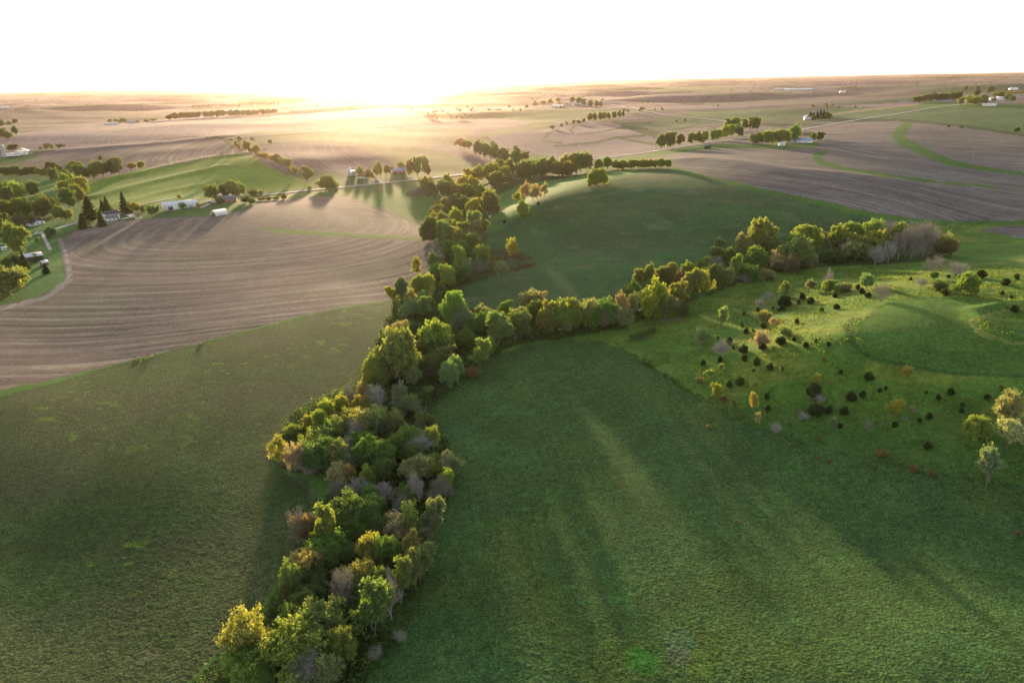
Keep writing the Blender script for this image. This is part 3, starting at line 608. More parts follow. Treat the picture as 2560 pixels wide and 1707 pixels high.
# zone: (where, how it is counted, sort axis, group, plants "kind+tint,px,py,height[,width]" in photo pixels)
ZONES = [
('on the creek bank beside brown-flecked crop', 'up from frame bottom', '-y', 'trees along the near creek', '''
By,606,1700,60 Hl,633,1664,108,74 So,676,1625,44 Hg,672,1706,50,50 Sy,741,1672,95 Ne,750,1722,60 Hg,728,1602,72,64 Bk,765,1560,60 By,727,1502,80,56 Bg,772,1522,50 So,780,1452,72 Sy,778,1440,62 Bk,740,1540,55
Np,760,1368,88,70 Sr,766,1362,72,60 Ty,815,1388,118,52 Bg,822,1412,72 Bk,860,1322,74 Bg,880,1362,56 Ne,845,1252,44 Bk,800,1480,50 Bk,850,1420,60 Bk,830,1545,45'''),
('on the creek bank beside smooth green crop', 'up from frame bottom', '-y', 'trees along the near creek', '''
Hs,825,1712,64,46 Nb,787,1708,58 Mb,940,1645,26,34 Mb,1000,1603,26,30 Bk,835,1668,50 By,868,1648,78,50 Sy,817,1610,86 Tg,937,1588,122,84 Nb,980,1548,108,58 Np,854,1535,106,52 Np,880,1462,44 Sl,908,1480,72 Bg,915,1500,62 Sy,958,1490,70,44 Te,1003,1505,100,50 Te,1040,1478,92,46 Bk,905,1560,50 Sl,935,1415,78,66 Bg,970,1430,76,60 Te,1043,1418,88,60 Tm,1070,1395,64,44 Te,1050,1450,74
Bg,954,1340,54 Sp,993,1362,64 Sy,1030,1350,90,46 Te,1080,1356,100,54 Np,1003,1275,44 Nb,1050,1262,80,48 Hg,1018,1250,38 Ne,1100,1245,52 Bs,1040,1204,64 Hl,1085,1194,34 Bs,1113,1186,50 Sy,1112,1228,52 Me,1088,1262,40,44'''),
('in the creek wood beside the grass wedge', 'going up', '-y', 'trees along the near creek', '''
Sp,850,1215,54 Bl,875,1210,48,32 By,913,1222,56,44 Nb,878,1244,48 Nb,962,1255,50,60 Nb,912,1240,44 Bg,882,1315,74,36 Nb,902,1330,62 Bg,918,1310,62 Bs,862,1182,46,50 Bg,930,1262,48'''),
('in the hooked bend of the creek wood', 'going up', '-y', 'trees in the hooked creek bend', '''
Sl,710,1168,76,46 Sp,740,1184,76,44 Np,762,1186,64 Mb,781,1188,34 Hy,728,1090,26 Hy,752,1097,12 Sl,780,1144,64 Bl,777,1074,38,28 By,807,1088,64,42 Bl,827,1060,62,44 Bl,852,1046,58,42 Np,884,1016,52,40 Bl,905,1036,46 So,910,990,36 Sy,857,1078,58 Sy,833,1114,62 Sl,882,1068,48 So,905,1088,64 Nb,878,1114,58 Se,858,1104,62 Be,805,1134,58 Se,838,1170,66 Bk,810,1180,74 Ns,866,1164,62 Bg,903,1130,50'''),
('across the creek from the hooked bend', 'going up', '-y', 'trees across from the hooked bend', '''
Nb,952,1026,64,62 Hs,945,1082,66,62 He,985,1084,60,52 Bs,995,1016,62,36 By,1028,1028,42,32 Hs,1010,1034,44 Tg,1055,1078,42 Tg,1075,1066,34 Wg,1007,1140,72,76 Wg,915,1170,72,54 Wg,962,1172,72,62 Bk,960,1204,56 Sy,1085,1134,66,50 Nb,1052,1148,54 Bg,1045,1154,44 Bg,1082,1170,40 Me,1040,1106,44'''),
('in the wood below the creek fork', 'down from the fork', 'y', 'trees below the creek fork', '''
Wy,1000,952,116,112 By,942,968,84,46 Tl,917,976,60,34 Bo,965,958,44 So,1005,856,56,56 Wy,1095,880,80,84 Bg,1158,868,54,50 Bk,1085,904,52 Be,1115,914,62 Bg,1088,928,44 Bk,1066,944,54 Ty,1200,924,80,50 Tg,1221,902,60,34 Hr,1184,939,24,36 Bs,1125,966,72,50 Bs,1145,948,62,44 Bs,1037,968,52,38 Hy,1072,978,16 Bk,1110,870,46 Be,1060,890,50'''),
('along the side creek below green hill', 'out from the fork', 'x', 'trees along the side creek', '''
Be,1245,866,90,66 Be,1300,838,74,60 Bg,1190,832,54 So,1212,815,58,44 By,1268,798,48 Wy,1133,812,86,64 Bs,1155,828,58 Wy,1375,826,76,52 Wy,1430,824,74,52 Wy,1403,828,80,60 So,1328,778,56 So,1353,775,48 By,1340,800,52,50 Be,1290,848,70,56 Bg,1448,812,66,50 So,1475,818,76,40 Bg,1495,814,64 Bl,1520,802,60,30 So,1553,808,78,40 So,1581,798,68,34 Ss,1550,818,54 Hs,1516,820,44,34
Bg,1577,768,62 Wl,1634,794,90,62 By,1692,774,70,56 Ty,1724,755,80,48 Sl,1751,748,74,44 By,1600,718,44 Ty,1628,715,58,30 By,1657,713,48 Ty,1677,718,58,36 Hr,1697,708,32 By,1718,703,48,36 Bg,1740,698,44 By,1765,692,48,28 Be,1780,722,62,46 Bm,1660,790,60 Hk,1705,790,34'''),  # some leafy trees here are added to close gaps and soften sun streaks
('on the side creek opposite cedar pasture', 'toward the bare thicket', 'x', 'trees along the side creek', '''
Wy,1905,624,72,60 Bo,1857,633,46,34 Se,1802,628,34 Wg,1890,675,58,54 Hp,1945,673,44 We,1980,671,70,62 Hs,2013,668,48,48 Wy,2023,634,64,58 Bg,1995,644,54 Ns,1792,694,54 Ty,1835,703,64,28 Bg,1825,664,44 Bg,1788,659,40 Se,1810,723,54 Bg,1857,698,38 Bg,1876,704,38 Ho,1915,698,24 Hm,1975,681,42,44 Mb,1862,708,26 Be,1930,640,46
Wy,2095,628,60,44 Wg,2130,625,60,48 So,2068,613,30 Nb,2110,642,48 Bs,2137,653,42 Sy,2175,622,66,48 By,2168,643,50 Wy,2200,643,58,48 By,2245,628,62,36 Bk,2080,655,30,60'''),
('in the bare thicket ending the side creek', 'from the leafy trees', 'x', 'bare trees ending the side creek', '''
Np,2222,618,62 Nb,2187,663,42 Nb,2220,658,48 Np,2262,642,80,46 Np,2285,640,70,40 Np,2306,643,82,48 Np,2328,638,66,42 Hm,2355,638,48,38 Hm,2378,639,36,34 Np,2275,648,64,40 Np,2245,650,60,40'''),
('in the wood just beyond the creek fork', 'up from the fork', '-y', 'trees in the branch wood', '''
So,1035,783,62,38 Be,1070,791,54,46 Hs,1032,788,42 Bm,1007,756,62,34 Tl,983,760,44,30 By,1042,738,54,40 Bl,1077,738,56,34 By,1112,728,64,50 Sl,1048,695,54,34 Se,1090,680,54,34 By,1145,679,62,42 Bs,1170,693,48,30 By,1205,665,54,36 Sl,1279,645,52,32 Ss,1252,690,40,36 Bg,1100,700,44 Bk,1130,708,46 Me,1200,680,36 Bs,1060,765,44'''),
('in the wood where the grass strip ends', 'going up', '-y', 'trees in the branch wood', '''
Wk,1075,605,60,44 Be,1105,611,62,42 Be,1125,618,64,40 Be,1155,623,54,42 Bs,1190,602,52,44 Bg,1180,628,48,38 Bl,1142,592,42,26 Be,1183,584,58,46 Bg,1206,589,40 Bl,1083,574,44,28 Be,1112,584,54,40 Bl,1145,563,44,36 Be,1102,549,40 Be,1163,600,46 Bg,1130,640,44 Bg,1160,645,44'''),
('in the creek wood nearest the highway', 'from the highway', 'y', 'trees in the branch wood', '''
We,1228,536,56,44 Bl,1188,543,48,46 Be,1137,523,40 Be,1163,533,44,34 By,1114,538,44,34 By,1137,503,44,40 By,1169,503,44,38 By,1196,503,42,36 Sl,1222,508,38,30 Be,1245,473,44,42 Be,1104,503,54,42 Bm,1085,503,50,34 Be,1070,488,46,34 Me,1049,493,30,32 Me,1030,495,26,30 Bl,1153,483,44,38 Bl,1188,485,46,38 Bl,1192,458,42,36 Bl,1168,463,40,30 By,1118,483,50,34'''),
('in the belt behind the valley pasture', 'from the creek wood', 'x', 'trees in the belt by the highway', '''
Wl,1230,455,44,46 Bl,1260,458,42,32 Be,1280,448,52,36 Be,1251,443,44 Be,1304,451,48,34 Be,1325,449,46,32 Be,1353,445,48,34 Be,1382,441,48,34 Bl,1408,437,54,34 Bl,1431,435,54,30 Bg,1451,433,58,36 Be,1472,428,48,32 Bg,1340,440,40 Be,1395,446,40 Bm,1420,442,40'''),
('in the clump on the valley pasture', 'from the creek side', 'x', 'trees in the pasture clump', '''
Sp,1310,508,54,30 Sp,1331,503,40,24 Sp,1343,500,40,24 Sp,1360,498,42,22 Sl,1290,513,34,24 By,1300,543,40,36 Hd,1306,545,12 Cd,1261,558,10 Cd,1345,512,8'''),
('in the row capping the green hill', 'from the creek wood', 'x', 'trees capping the green hill', '''
By,1502,428,29,26 By,1518,425,32,24 By,1544,425,23,26 By,1558,424,22,22 By,1580,423,23,22 By,1593,422,21,20 By,1609,422,22,22 By,1622,421,21,18 By,1636,421,22,22 By,1650,421,25,22 By,1667,421,22,20'''),
('on the crest of the green hill', 'from the wood', 'x', '', '''Wy,1491,464,40,46 Hr,1474,466,8'''),
('in the clump beyond the pasture belt', 'from its thin end', 'x', 'trees in the dark clump', '''
So,1150,371,24 So,1160,375,24 So,1172,378,26 Bm,1192,388,50,32 Be,1210,397,48,34 Be,1230,394,54,34 Be,1240,403,50,34 Be,1258,413,50,36 Be,1286,408,50,30 Be,1291,414,36,28 Be,1314,404,24,26'''),
('in the strip of wood behind the highway', 'from its near end', 'x', 'trees in the highway strip', '''
Be,1652,374,36,22 Be,1667,372,40,22 Be,1683,370,38,22 Be,1700,367,30,20 Be,1730,362,29,20 Be,1747,360,29,20 By,1763,357,27,20 By,1782,354,27,20 By,1798,352,27,18 Bl,1813,347,30,20 By,1827,344,30,20 Bg,1846,342,26,22 Be,1818,327,28,20 By,1840,327,31,22 Be,1857,327,27,20 By,1875,327,37,26 Be,1890,327,36,22 Hl,1900,308,14,10'''),
('in the grove beside the blue-roofed farmhouse', 'from the highway', 'x', 'trees in the farm grove', '''
Be,1881,364,26,22 By,1897,362,28,22 By,1915,363,34,22 By,1932,363,35,22 By,1948,363,35,22 By,1963,362,32,20 By,1982,357,41,24 Bg,1994,352,32,18 Nb,2010,347,20 Nb,2023,347,18 Bk,2035,352,19,16 Bk,2050,354,22,18'''),
('by the white farmhouse', 'from the meadow side', 'x', 'trees at the white farmhouse', '''
Pk,228,548,50,34 Pk,210,572,33,22 Pd,256,567,36,16 Pk,258,528,26,12 Pk,269,528,32,18 Pk,314,533,47,20 Pk,326,533,24,12 Bl,343,532,24,26 Bm,362,532,17,16 Hk,382,537,24,28'''),
('in the woodland around the long farm roof', 'from its far end', 'y', 'trees in the farm woodland', '''
By,183,470,30,30 By,175,484,48,32 By,205,494,50,32 By,165,504,44,30 By,197,514,44,30 Bg,174,524,44,30 Bk,15,499,36,34 By,55,503,42,38 Bk,33,513,38,30 Bk,91,493,34,26 Bl,73,533,28,22 Bl,104,533,35,28 Bl,126,528,34,26 Bk,110,548,44,36 Bk,55,548,44,40 Be,155,553,34,28 So,176,551,24,18 Bk,18,548,38,34 Bk,137,543,38,30 Bm,55,568,28,22 Bk,18,573,34,34 Be,80,563,24,18 Bk,10,600,50,34'''),
('around the white-roofed barn by the woodland', 'from the woodland', 'y', 'trees around the white-roofed barn', '''
By,50,634,62,44 Bk,128,593,20,20 Hy,92,606,10,9 Hd,46,663,28,18 Hd,24,668,23,24 Pd,64,673,34,18 Hk,91,653,17,14 Pu,117,683,22,22 Be,18,742,62,74 By,60,718,44,36'''),
('in the hedge beyond the farm woodland', 'from the silo side', 'x', 'trees in the far hedge', '''
Bk,11,442,20,20 Bk,30,442,20,18 Bk,42,442,23,20 Bk,64,442,19,20 Bk,88,440,20,18 Be,104,442,18,16 Be,117,442,18,16 Bk,135,440,30,28 Bk,137,454,28,22 Bk,161,453,24,20 Be,175,435,19,20 Be,194,429,22,28 Bk,205,451,32,38 Bg,236,448,40,28 Bk,260,443,34,26 Bk,280,439,34,26 Be,300,437,38,28 Bo,330,424,16,20 Bo,351,422,17,18'''),
('near the long white shed', 'from the farmhouse side', 'x', 'trees at the long white shed', '''
Hg,455,523,15,18 Hl,449,497,10,10 Ho,497,522,15,10 Be,532,500,36,32 Bk,559,495,32,24 Be,583,495,40,34 Be,600,491,32,24 Hk,548,508,17,16 Hk,634,489,15,20 Ho,652,489,13,10 Hd,616,508,19,20 Hd,630,510,15,18 Hm,711,499,16,16 Hm,692,500,9,18 Hm,674,501,9,18 Hm,656,502,9,18 Hl,775,475,11,12'''),
('in the hedge down the hay meadow', 'from its top end', 'x', 'trees down the hay meadow hedge', '''
So,600,381,22,12 Bo,614,381,26,20 So,628,385,14,14 Bo,640,389,25,20 Ho,652,394,12,18 Ho,664,398,16,20 Ho,678,402,14,18 Bo,691,408,22,22 Bo,705,414,18,20 Bo,719,420,22,22 Ho,735,434,18,18 Be,768,455,36,32 We,815,473,32,44 Hl,845,467,9,12'''),
('around the brick house by the highway', 'from the hay meadow', 'x', 'trees around the brick house', '''
By,904,442,26,20 Be,924,449,25,20 By,942,440,28,20 Bl,952,442,36,22 By,965,438,24,20 Ho,983,427,12,14 Bl,1006,431,26,20 Be,1025,440,42,24 Be,1043,439,46,26 Be,1060,438,45,24 Be,1072,439,28,16'''),
('on the sunlit cedar pasture', 'from the crop side', 'x', 'trees scattered over the cedar pasture', '''
Se,1966,744,38,38 Ss,2020,732,32 Nb,2066,728,52,30 By,2077,732,32 Hy,2099,732,20 Hs,2115,730,22 Ss,2165,725,38 Mp,2203,755,44,42 Np,2338,686,42 By,2331,699,19,18 Mb,2388,690,32,40 Wy,2419,736,44,40 Mb,2304,716,22 He,2340,725,24 Ss,1800,820,54,40 Ho,1908,800,24 Ss,1750,862,44 Nb,1806,894,42 Sp,1903,867,40 Sp,1933,818,24 Hs,1957,840,24 Nb,1919,759,28 Nb,1897,775,28'''),
('on the shaded cedar pasture slope', 'from the crop side', 'x', 'trees scattered over the cedar pasture', '''
Sl,2041,962,28,26 Ho,2077,960,13,12 Bl,1786,998,36,34 Sl,1883,1025,44,32 Sy,1775,948,28 Ho,1748,957,14 Hy,1804,925,17,14 Sl,2237,1043,42,32 Hp,2280,1033,17,14 Np,2266,1056,16 By,2444,1097,54,56 So,2514,1070,76,58 Sp,2516,1122,62,54 Ss,2465,1214,82,50 Hg,2500,976,13,12 Sl,2266,944,26,24 Mb,1937,1083,28,26 Sp,1894,1060,30,12 Ss,2081,1083,38,20 Mp,2167,1078,28,18 Mb,2005,1050,20 Mb,2047,1007,24'''),
('among the cedars', 'from the crop side', 'x', 'red bushes on the pasture edge', '''
Hr,1811,1004,14,16 Hr,1833,1015,15,12 Hr,1770,1073,12,12 Hr,1856,1042,9,12 Hr,1971,1064,9,10 Hr,2201,1141,15,26 Hr,2045,1152,11,8 Hr,2070,1158,10,10 Hr,2284,1182,17,18 Hr,2329,1190,13,12 Hr,1840,1308,9,10 Hr,2061,904,8,10 Hr,2041,1102,8,12 Hr,2542,1338,10,10'''),
('in the reed bed beside the side creek', 'from the fork', 'x', 'bushes in the reed bed', '''
Hg,1582,848,18,22 Hg,1600,845,20,24 Hg,1618,838,22,22 Hg,1632,830,18,20 Hy,1673,797,18,24 Mm,1660,806,12,40 Mm,1695,806,12,44 Mm,1600,852,8,36'''),
('on the pasture', 'from the crop side', 'x', 'cedar bushes dotted over the pasture', '''
Cd,1860,787,9 Cd,1894,780,14 Cd,1908,820,16,22 Cd,1865,834,15 Cd,1854,816,10 Cd,1883,829,8 Cd,1822,861,22 Cd,1795,847,8 Cd,1833,872,8 Cd,1858,881,20,24 Cd,1861,902,18 Cd,1890,913,24 Cd,1800,904,15 Cd,1757,913,16 Cd,1924,924,18 Cd,1955,926,10 Cd,1906,872,17,24 Cd,1951,861,22,30 Cd,1984,852,11 Cd,2014,868,15 Cd,2039,856,11 Cd,2070,865,12 Cd,1991,809,14 Cd,2090,773,15,18 Cd,2054,780,12 Cd,1962,766,28,26 Cd,1956,776,15 Cd,2005,748,17 Cd,2025,760,18 Cd,1996,760,12 Cd,2086,744,14 Cd,2169,744,14,22 Cd,2153,735,17 Cd,2144,724,14 Cd,2277,701,8 Cd,2361,738,17,24 Cd,2345,730,12 Cd,2512,713,17,22 Cd,2505,738,12 Cd,2527,747,10 Cd,2534,778,15,26 Cd,2541,699,15 Cd,2451,695,20,24 Cd,2370,695,9
Cd,1849,961,22,30 Cd,1822,967,17 Cd,1883,929,8 Cd,2034,988,30,36 Cd,2039,1038,32,38 Cd,2072,1033,21 Cd,2111,1036,20 Cd,2126,1002,24 Cd,2156,993,17 Cd,2199,981,12 Cd,2214,974,10 Cd,2171,950,21,36 Cd,2102,934,11 Cd,1917,995,14 Cd,1919,1026,14 Cd,1998,1038,12 Cd,2237,1067,14 Cd,2322,1047,17 Cd,2298,1056,12 Cd,2376,988,19 Cd,2345,999,14 Cd,2467,997,12,20 Cd,2406,1015,10 Cd,2404,1031,12 Cd,2318,1121,16,26 Cd,2099,1069,12 Cd,2316,984,8 Cd,1946,779,10 Cd,1932,772,8'''),
('on the far hedge by the terraced fields', 'from the thin end', 'x', 'trees by the terraced fields', '''
Bo,1380,324,10,14 Bo,1403,319,9,10 Bo,1415,315,10,8 Bo,1433,311,12,10 Bo,1447,311,11,10 Bo,1460,308,11,10 Be,1475,304,20,12 Be,1487,304,22,12 Be,1499,303,22,12 Be,1510,302,20,12 Be,1522,300,18,12 Be,1535,298,18,12 Be,1548,296,18,12 Be,1558,294,16,10 Bk,1690,307,6,6 Bk,1712,304,6,6'''),
('around the far white hoop barn', 'from its brown end', 'x', 'trees around the far hoop barn', '''
So,1318,272,10,12 So,1340,268,12,16 So,1360,266,14,16 So,1378,263,16,16 So,1394,260,16,14 Be,1432,258,14,12 Be,1448,260,16,14 Be,1462,265,18,14 Be,1476,268,20,14 Be,1490,270,22,14 Be,1503,269,24,14'''),
('in the spruce clump beyond the highway', 'from its near end', 'x', 'spruces in the clump', '''
Pd,2024,299,15,10 Pd,2033,297,16,10 Pm,2042,296,17,10 Pd,2050,295,18,10 Pd,2058,295,17,10 Pm,2066,296,15,10 Bk,2073,297,12,10'''),
('around the far ridge farm', 'from the highway end', 'x', 'trees around the ridge farm', '''
Bk,2284,258,12,14 Bk,2296,257,14,16 Bk,2310,257,16,16 Bk,2324,256,17,16 Bk,2338,255,17,16 Bk,2352,255,17,16 Bk,2366,254,17,16 Bk,2380,252,18,16 Bk,2395,252,20,18 Be,2405,264,16,16 Bl,2422,262,18,18 By,2436,264,18,18 Be,2450,262,18,16 Bk,2412,230,18,14 Bk,2443,230,13,10 Bk,2474,232,16,16 Bk,2440,242,14,12 Be,2460,255,14,12 Bk,2484,247,12,12 Be,2500,248,14,14 Bk,2515,252,14,14 Bk,2532,254,12,14 Hk,2540,330,11,14 Hk,2372,318,5,8 Hk,2405,320,4,10'''),
('beside the silo farmstead', 'from the silo', 'x', 'trees beside the silo farmstead', '''
Be,2,388,20,14 Bk,24,378,12,18 Bk,38,377,13,18 Bk,8,348,22,20 Bk,20,350,18,14 Be,30,346,12,10 Bk,40,338,19,12 Bk,2,318,14,16 Bk,20,314,8,12 Bk,40,310,10,10'''),
('by the low white shed beyond the pale field', 'from the shed', 'x', 'trees by the low white shed', '''
Bk,276,308,8,10 By,292,310,10,12 By,303,309,11,12 By,314,308,11,12 Hy,345,307,6,12 Hy,365,305,6,12 Hy,385,303,6,12'''),
('in the long far tree line', 'from its near end', 'x', 'trees in the long far tree line', '''
Bm,424,301,12,16 Bm,438,300,15,18 Bm,453,299,15,18 Bm,468,298,17,18 Bm,483,297,18,18 Bm,498,296,17,18 Bm,513,295,16,18 Be,528,294,16,18 Be,545,293,17,18 Be,560,292,16,18 Be,576,292,15,18 Be,592,291,14,18 Be,608,290,13,18 Be,624,289,12,18 Be,640,288,12,18 Be,656,287,12,18 Be,672,286,11,18 Be,688,285,11,12'''),
]
def link(name, data):
    ob = bpy.data.objects.new(name, data); COL.objects.link(ob); return ob
BARK = {'N': (.33,.305,.268), 'M': (.29,.265,.23)}
prd = random.Random(11)
SHADOW_OCC = []
def place(kind, tint, px, py, hp, wp, label, group):
    x, y, tt = ground(px, py)
    d = ray(px, py); cs = math.sqrt(max(1-d[2]**2, .05))
    hm = max(hp*tt/(F*cs)*(.85 if kind == 'C' else .95), .6); wm = wp*tt/F if wp else 0
    if kind in 'BWTSN' and hm > 24: wm = wm*24/hm if wm else 0; hm = 24
    z = zat(x, y)
    me_t, me_c, ph, pw = prd.choice(PROTO[kind])
    kz = hm/ph; kx = (wm/pw*1.02) if wm else kz*prd.uniform(.9, 1.15)
    kx = min(max(kx, kz*.5), kz*(1.35 if kind == 'C' else 1.8))
    noun, oname, cat = NOUN[kind]
    e = bpy.data.objects.new(oname, None); COL.objects.link(e); e.empty_display_size = .5
    e.location = (x, y, z); e.rotation_euler = (0, 0, prd.random()*6.283); e.scale = (kx, kx, kz)
    e['label'] = label; e['category'] = cat
    if group: e['group'] = group
    c = tuple(v*(1 if kind in 'CPNM' else 1.95) for v in TINT[tint]); jit = [prd.uniform(.86, 1.14) for _ in range(3)]; cj = tuple(c[i]*jit[i] for i in range(3))
    if me_t is not None:
        a_ = link('trunk' if kind not in 'HM' else 'stem', me_t); a_.parent = e
        tb = BARK.get(kind, (.20,.165,.135)); a_.color = (*tb, 1)
    b_ = link('crown', me_c); b_.parent = e
    if kind in 'NM':
        tb = BARK[kind]; cj = tuple(.55*tb[i]+.45*c[i]*1.15 for i in range(3))
    b_.color = (*cj, 1)
    return e
NPL = 0
_Z = []
for where, count, axis, group, src in ZONES:
    items = parse(src)
    if items[0][0] != 'C': _Z.append((where, count, axis, group, items)); continue
    for wh, test in (('where the sunlit slope meets the side creek', lambda x, y: y < 772 and x < 2200), ('above the round crop on the knoll', lambda x, y: y < 800 and x >= 2200),
                     ('on the sunlit slope beside the knoll crop', lambda x, y: 772 <= y < 925 and x < 2200), ('below the knoll crop, near two pale trees', lambda x, y: y >= 925 and x >= 2160), ('on the shaded lower pasture', lambda x, y: True)):
        got = [a for a in items if test(a[2], a[3])]; items = [a for a in items if a not in got]
        _Z.append((wh, 'from the crop side', axis, group, got))
for where, count, axis, group, items in _Z:
    key = {'x': lambda a: a[2], '-x': lambda a: -a[2], 'y': lambda a: a[3], '-y': lambda a: -a[3]}[axis]
    items.sort(key=key)
    from collections import Counter, defaultdict
    lk = lambda a: ((('small ' if a[4] < 13 else 'stout ' if a[4] > 20 else '') if a[0] == 'C' else ADJ[a[1]] + ' ') + NOUN[a[0]][0])
    tot = Counter(lk(a) for a in items); seen = defaultdict(int)
    for a in items:
        k_ = look = lk(a)
        if tot[k_] == 1: lab = 'the only ' + look + ' ' + where
        else: lab = ORD[seen[k_]] + ' ' + look + ' ' + count + ', ' + where
        seen[k_] += 1
        place(*a, lab, group); NPL += 1

# ------------------------------------------------------------------ brush on the woodland floor, one spread nobody could count
def brush(name, label, cells, n, size, hgt, tint, dens=None, mat=None):
    rg = np.random.default_rng(len(name)*13+n); S = Soup(); idx = rg.choice(cells, n)
    j = rg.normal(size=(n, 2))*.7; x = VX[idx]+j[:, 0]; y = VY[idx]+j[:, 1]
    keep = vnoise(x/9, y/9, 5) > .34; x = x[keep]; y = y[keep]
    z = zats(x, y); hh = hgt*(.25+vnoise(x/5, y/5, 8))*rg.random(len(x))
    cards(S, np.stack([x, y, z+hh], 1), size, up=.9, rg=rg)
    ob = link(name, S.mesh(name, ml)); ob['kind'] = 'stuff'; ob['label'] = label; ob.color = (*tint, 1); return ob
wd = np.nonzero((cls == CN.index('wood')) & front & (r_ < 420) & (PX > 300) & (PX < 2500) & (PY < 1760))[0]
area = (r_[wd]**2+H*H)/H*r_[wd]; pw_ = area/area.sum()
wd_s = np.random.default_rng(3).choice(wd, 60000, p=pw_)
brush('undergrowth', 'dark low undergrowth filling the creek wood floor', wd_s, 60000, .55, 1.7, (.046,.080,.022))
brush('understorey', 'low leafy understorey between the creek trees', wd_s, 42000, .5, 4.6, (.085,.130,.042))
rf = np.nonzero((cls == CN.index('rough')) & front)[0]
if len(rf): brush('weeds', 'dry brown weeds on the corner of the green hill', rf, 5000, .6, 1.0, (.12,.095,.05))
ps = np.nonzero(((cls == CN.index('pasture')) | (cls == CN.index('dry'))) & front & (PX > 1400) & (PX < 2650) & (r_ < 470))[0]; wp_ = ((r_[ps]**2+H*H)/H*r_[ps]); ps = np.random.default_rng(4).choice(ps, 30000, p=wp_/wp_.sum())
brush('rough_grass', 'rough grass tussocks over the cedar pasture', ps, 30000, .55, .75, (.120,.170,.040))
# far woods that read as dark masses toward the horizon
def far_wood(px0, py0, px1, py1, hp, n, label, tint):
    rg = np.random.default_rng(int(px0+py0)); S = Soup()
    gx, gy, tt = grounds([(px0, py0), (px1, py1)]); hm = max(hp*tt.mean()/F, 5)
    u = rg.random(n); lump = vnoise(u*22, u*0+px0, 4)
    x = gx[0]+(gx[1]-gx[0])*u + rg.normal(size=n)*hm*1.2; y = gy[0]+(gy[1]-gy[0])*u + rg.normal(size=n)*hm*2.2
    z = zats(x, y) + hm*np.sqrt(rg.random(n))*(.45+.75*lump)
    cards(S, np.stack([x, y, z], 1), hm*.22, up=.5, rg=rg)
    ob = link('far_woodland', S.mesh('far_woodland', ml)); ob['kind'] = 'stuff'; ob['label'] = label; ob.color = (*tint, 1)
for a_ in [(480,271,690,263,7,1500,'hazy woodland below the glow behind the long tree line'),(150,245,222,243,4,500,'small dark woodland near the hazy horizon above the silo farm'),
           (1090,256,1180,247,6,700,'glowing woodland just beyond the sunlit ridge road'),(1200,246,1360,240,4,700,'thin far hedge above the hoop barn farm'),(1380,236,1480,243,4,500,'sparse far trees on the pale ridge'),
           (1600,222,1660,224,5,400,'small far copse on the pale hillside'),(1940,222,2060,222,4,700,'far trees behind the long white sheds'),(2100,221,2150,222,4,400,'small far copse beyond the long white sheds'),
           (2280,199,2330,199,5,500,'dark far copse near the horizon'),(2335,198,2400,199,6,800,'dark far woodland on the horizon ridge'),(2420,196,2560,194,4,800,'far trees along the highest ridge'),
           (2490,232,2640,240,7,1600,'dark conifer belt behind the ridge farm'),(0,262,60,262,3,300,'far trees by a white farm near the horizon'),(350,262,420,262,3,300,'far hedge in the dim fields'),(430,246,560,240,3,500,'faint far trees in the sun haze'),(1700,262,1760,262,4,300,'few far trees in a brown hollow'),(1000,237,1120,233,4,600,'faint far trees in the brightest glow'),(1880,200,2000,198,3,500,'faint far trees on the pale skyline'),(700,285,800,280,4,300,'low far hedge in the glow')]:
    far_wood(*a_, (.05,.058,.025))

# single trees and bushes strung along far field edges, too many and too small to count
rg = np.random.default_rng(5); cand = np.nonzero(((cls == 0) & (edge | gs)) & front & (PX > -200) & (PX < 2760) & (r_ > 1300) & (r_ < 9000))[0]
S = Soup(); pick = rg.choice(cand, 520); pick = pick[vnoise(VX[pick]/420, VY[pick]/420, 9) > .47]
for i in pick:
    n = 34; hm = rg.uniform(4, 11); k_ = rg.normal(size=(n, 3)); k_ /= np.linalg.norm(k_, axis=1)[:, None]
    cards(S, np.array([VX[i], VY[i], VZ[i]+hm*.55]) + k_*np.array([hm*.5, hm*.5, hm*.42])*(.5+.5*rg.random((n, 1))), hm*.3, rg=rg)
ob = link('far_trees', S.mesh('far_trees', ml)); ob['kind'] = 'stuff'; ob['label'] = 'tiny scattered trees along the far field edges'; ob.color = (.06,.075,.035, 1)
# ------------------------------------------------------------------ roads, creek water
def paint(name, col, rough=.7, var=.15, sc=2.0, spec=.2, metal=0, stripe=None):
    m, t, o = nt(name); g = G(t); geo = g.n('ShaderNodeNewGeometry'); tcn = g.n('ShaderNodeTexCoord')
    nz = g.n('ShaderNodeTexNoise', Scale=sc, Detail=4.0); g.l(tcn.outputs['Object'], nz.inputs['Vector'])
    rgb = g.n('ShaderNodeRGB'); rgb.outputs[0].default_value = (*col, 1)
    f = g.ramp(nz.outputs[0], .3, .7, 1-var, 1+var)
    if stripe:
        wv = g.n('ShaderNodeTexWave', Scale=stripe[1], Distortion=0.0); wv.bands_direction = stripe[0]; g.l(tcn.outputs['Object'], wv.inputs['Vector'])
        f = g.math('MULTIPLY', f, g.ramp(wv.outputs['Fac'], 0, 1, .86, 1.05))
    b = g.n('ShaderNodeBsdfPrincipled', Roughness=rough, Metallic=metal); b.inputs['Specular IOR Level'].default_value = spec
    g.l(g.scale(rgb.outputs[0], f), b.inputs['Base Color']); g.l(b.outputs[0], o.inputs[0]); return m
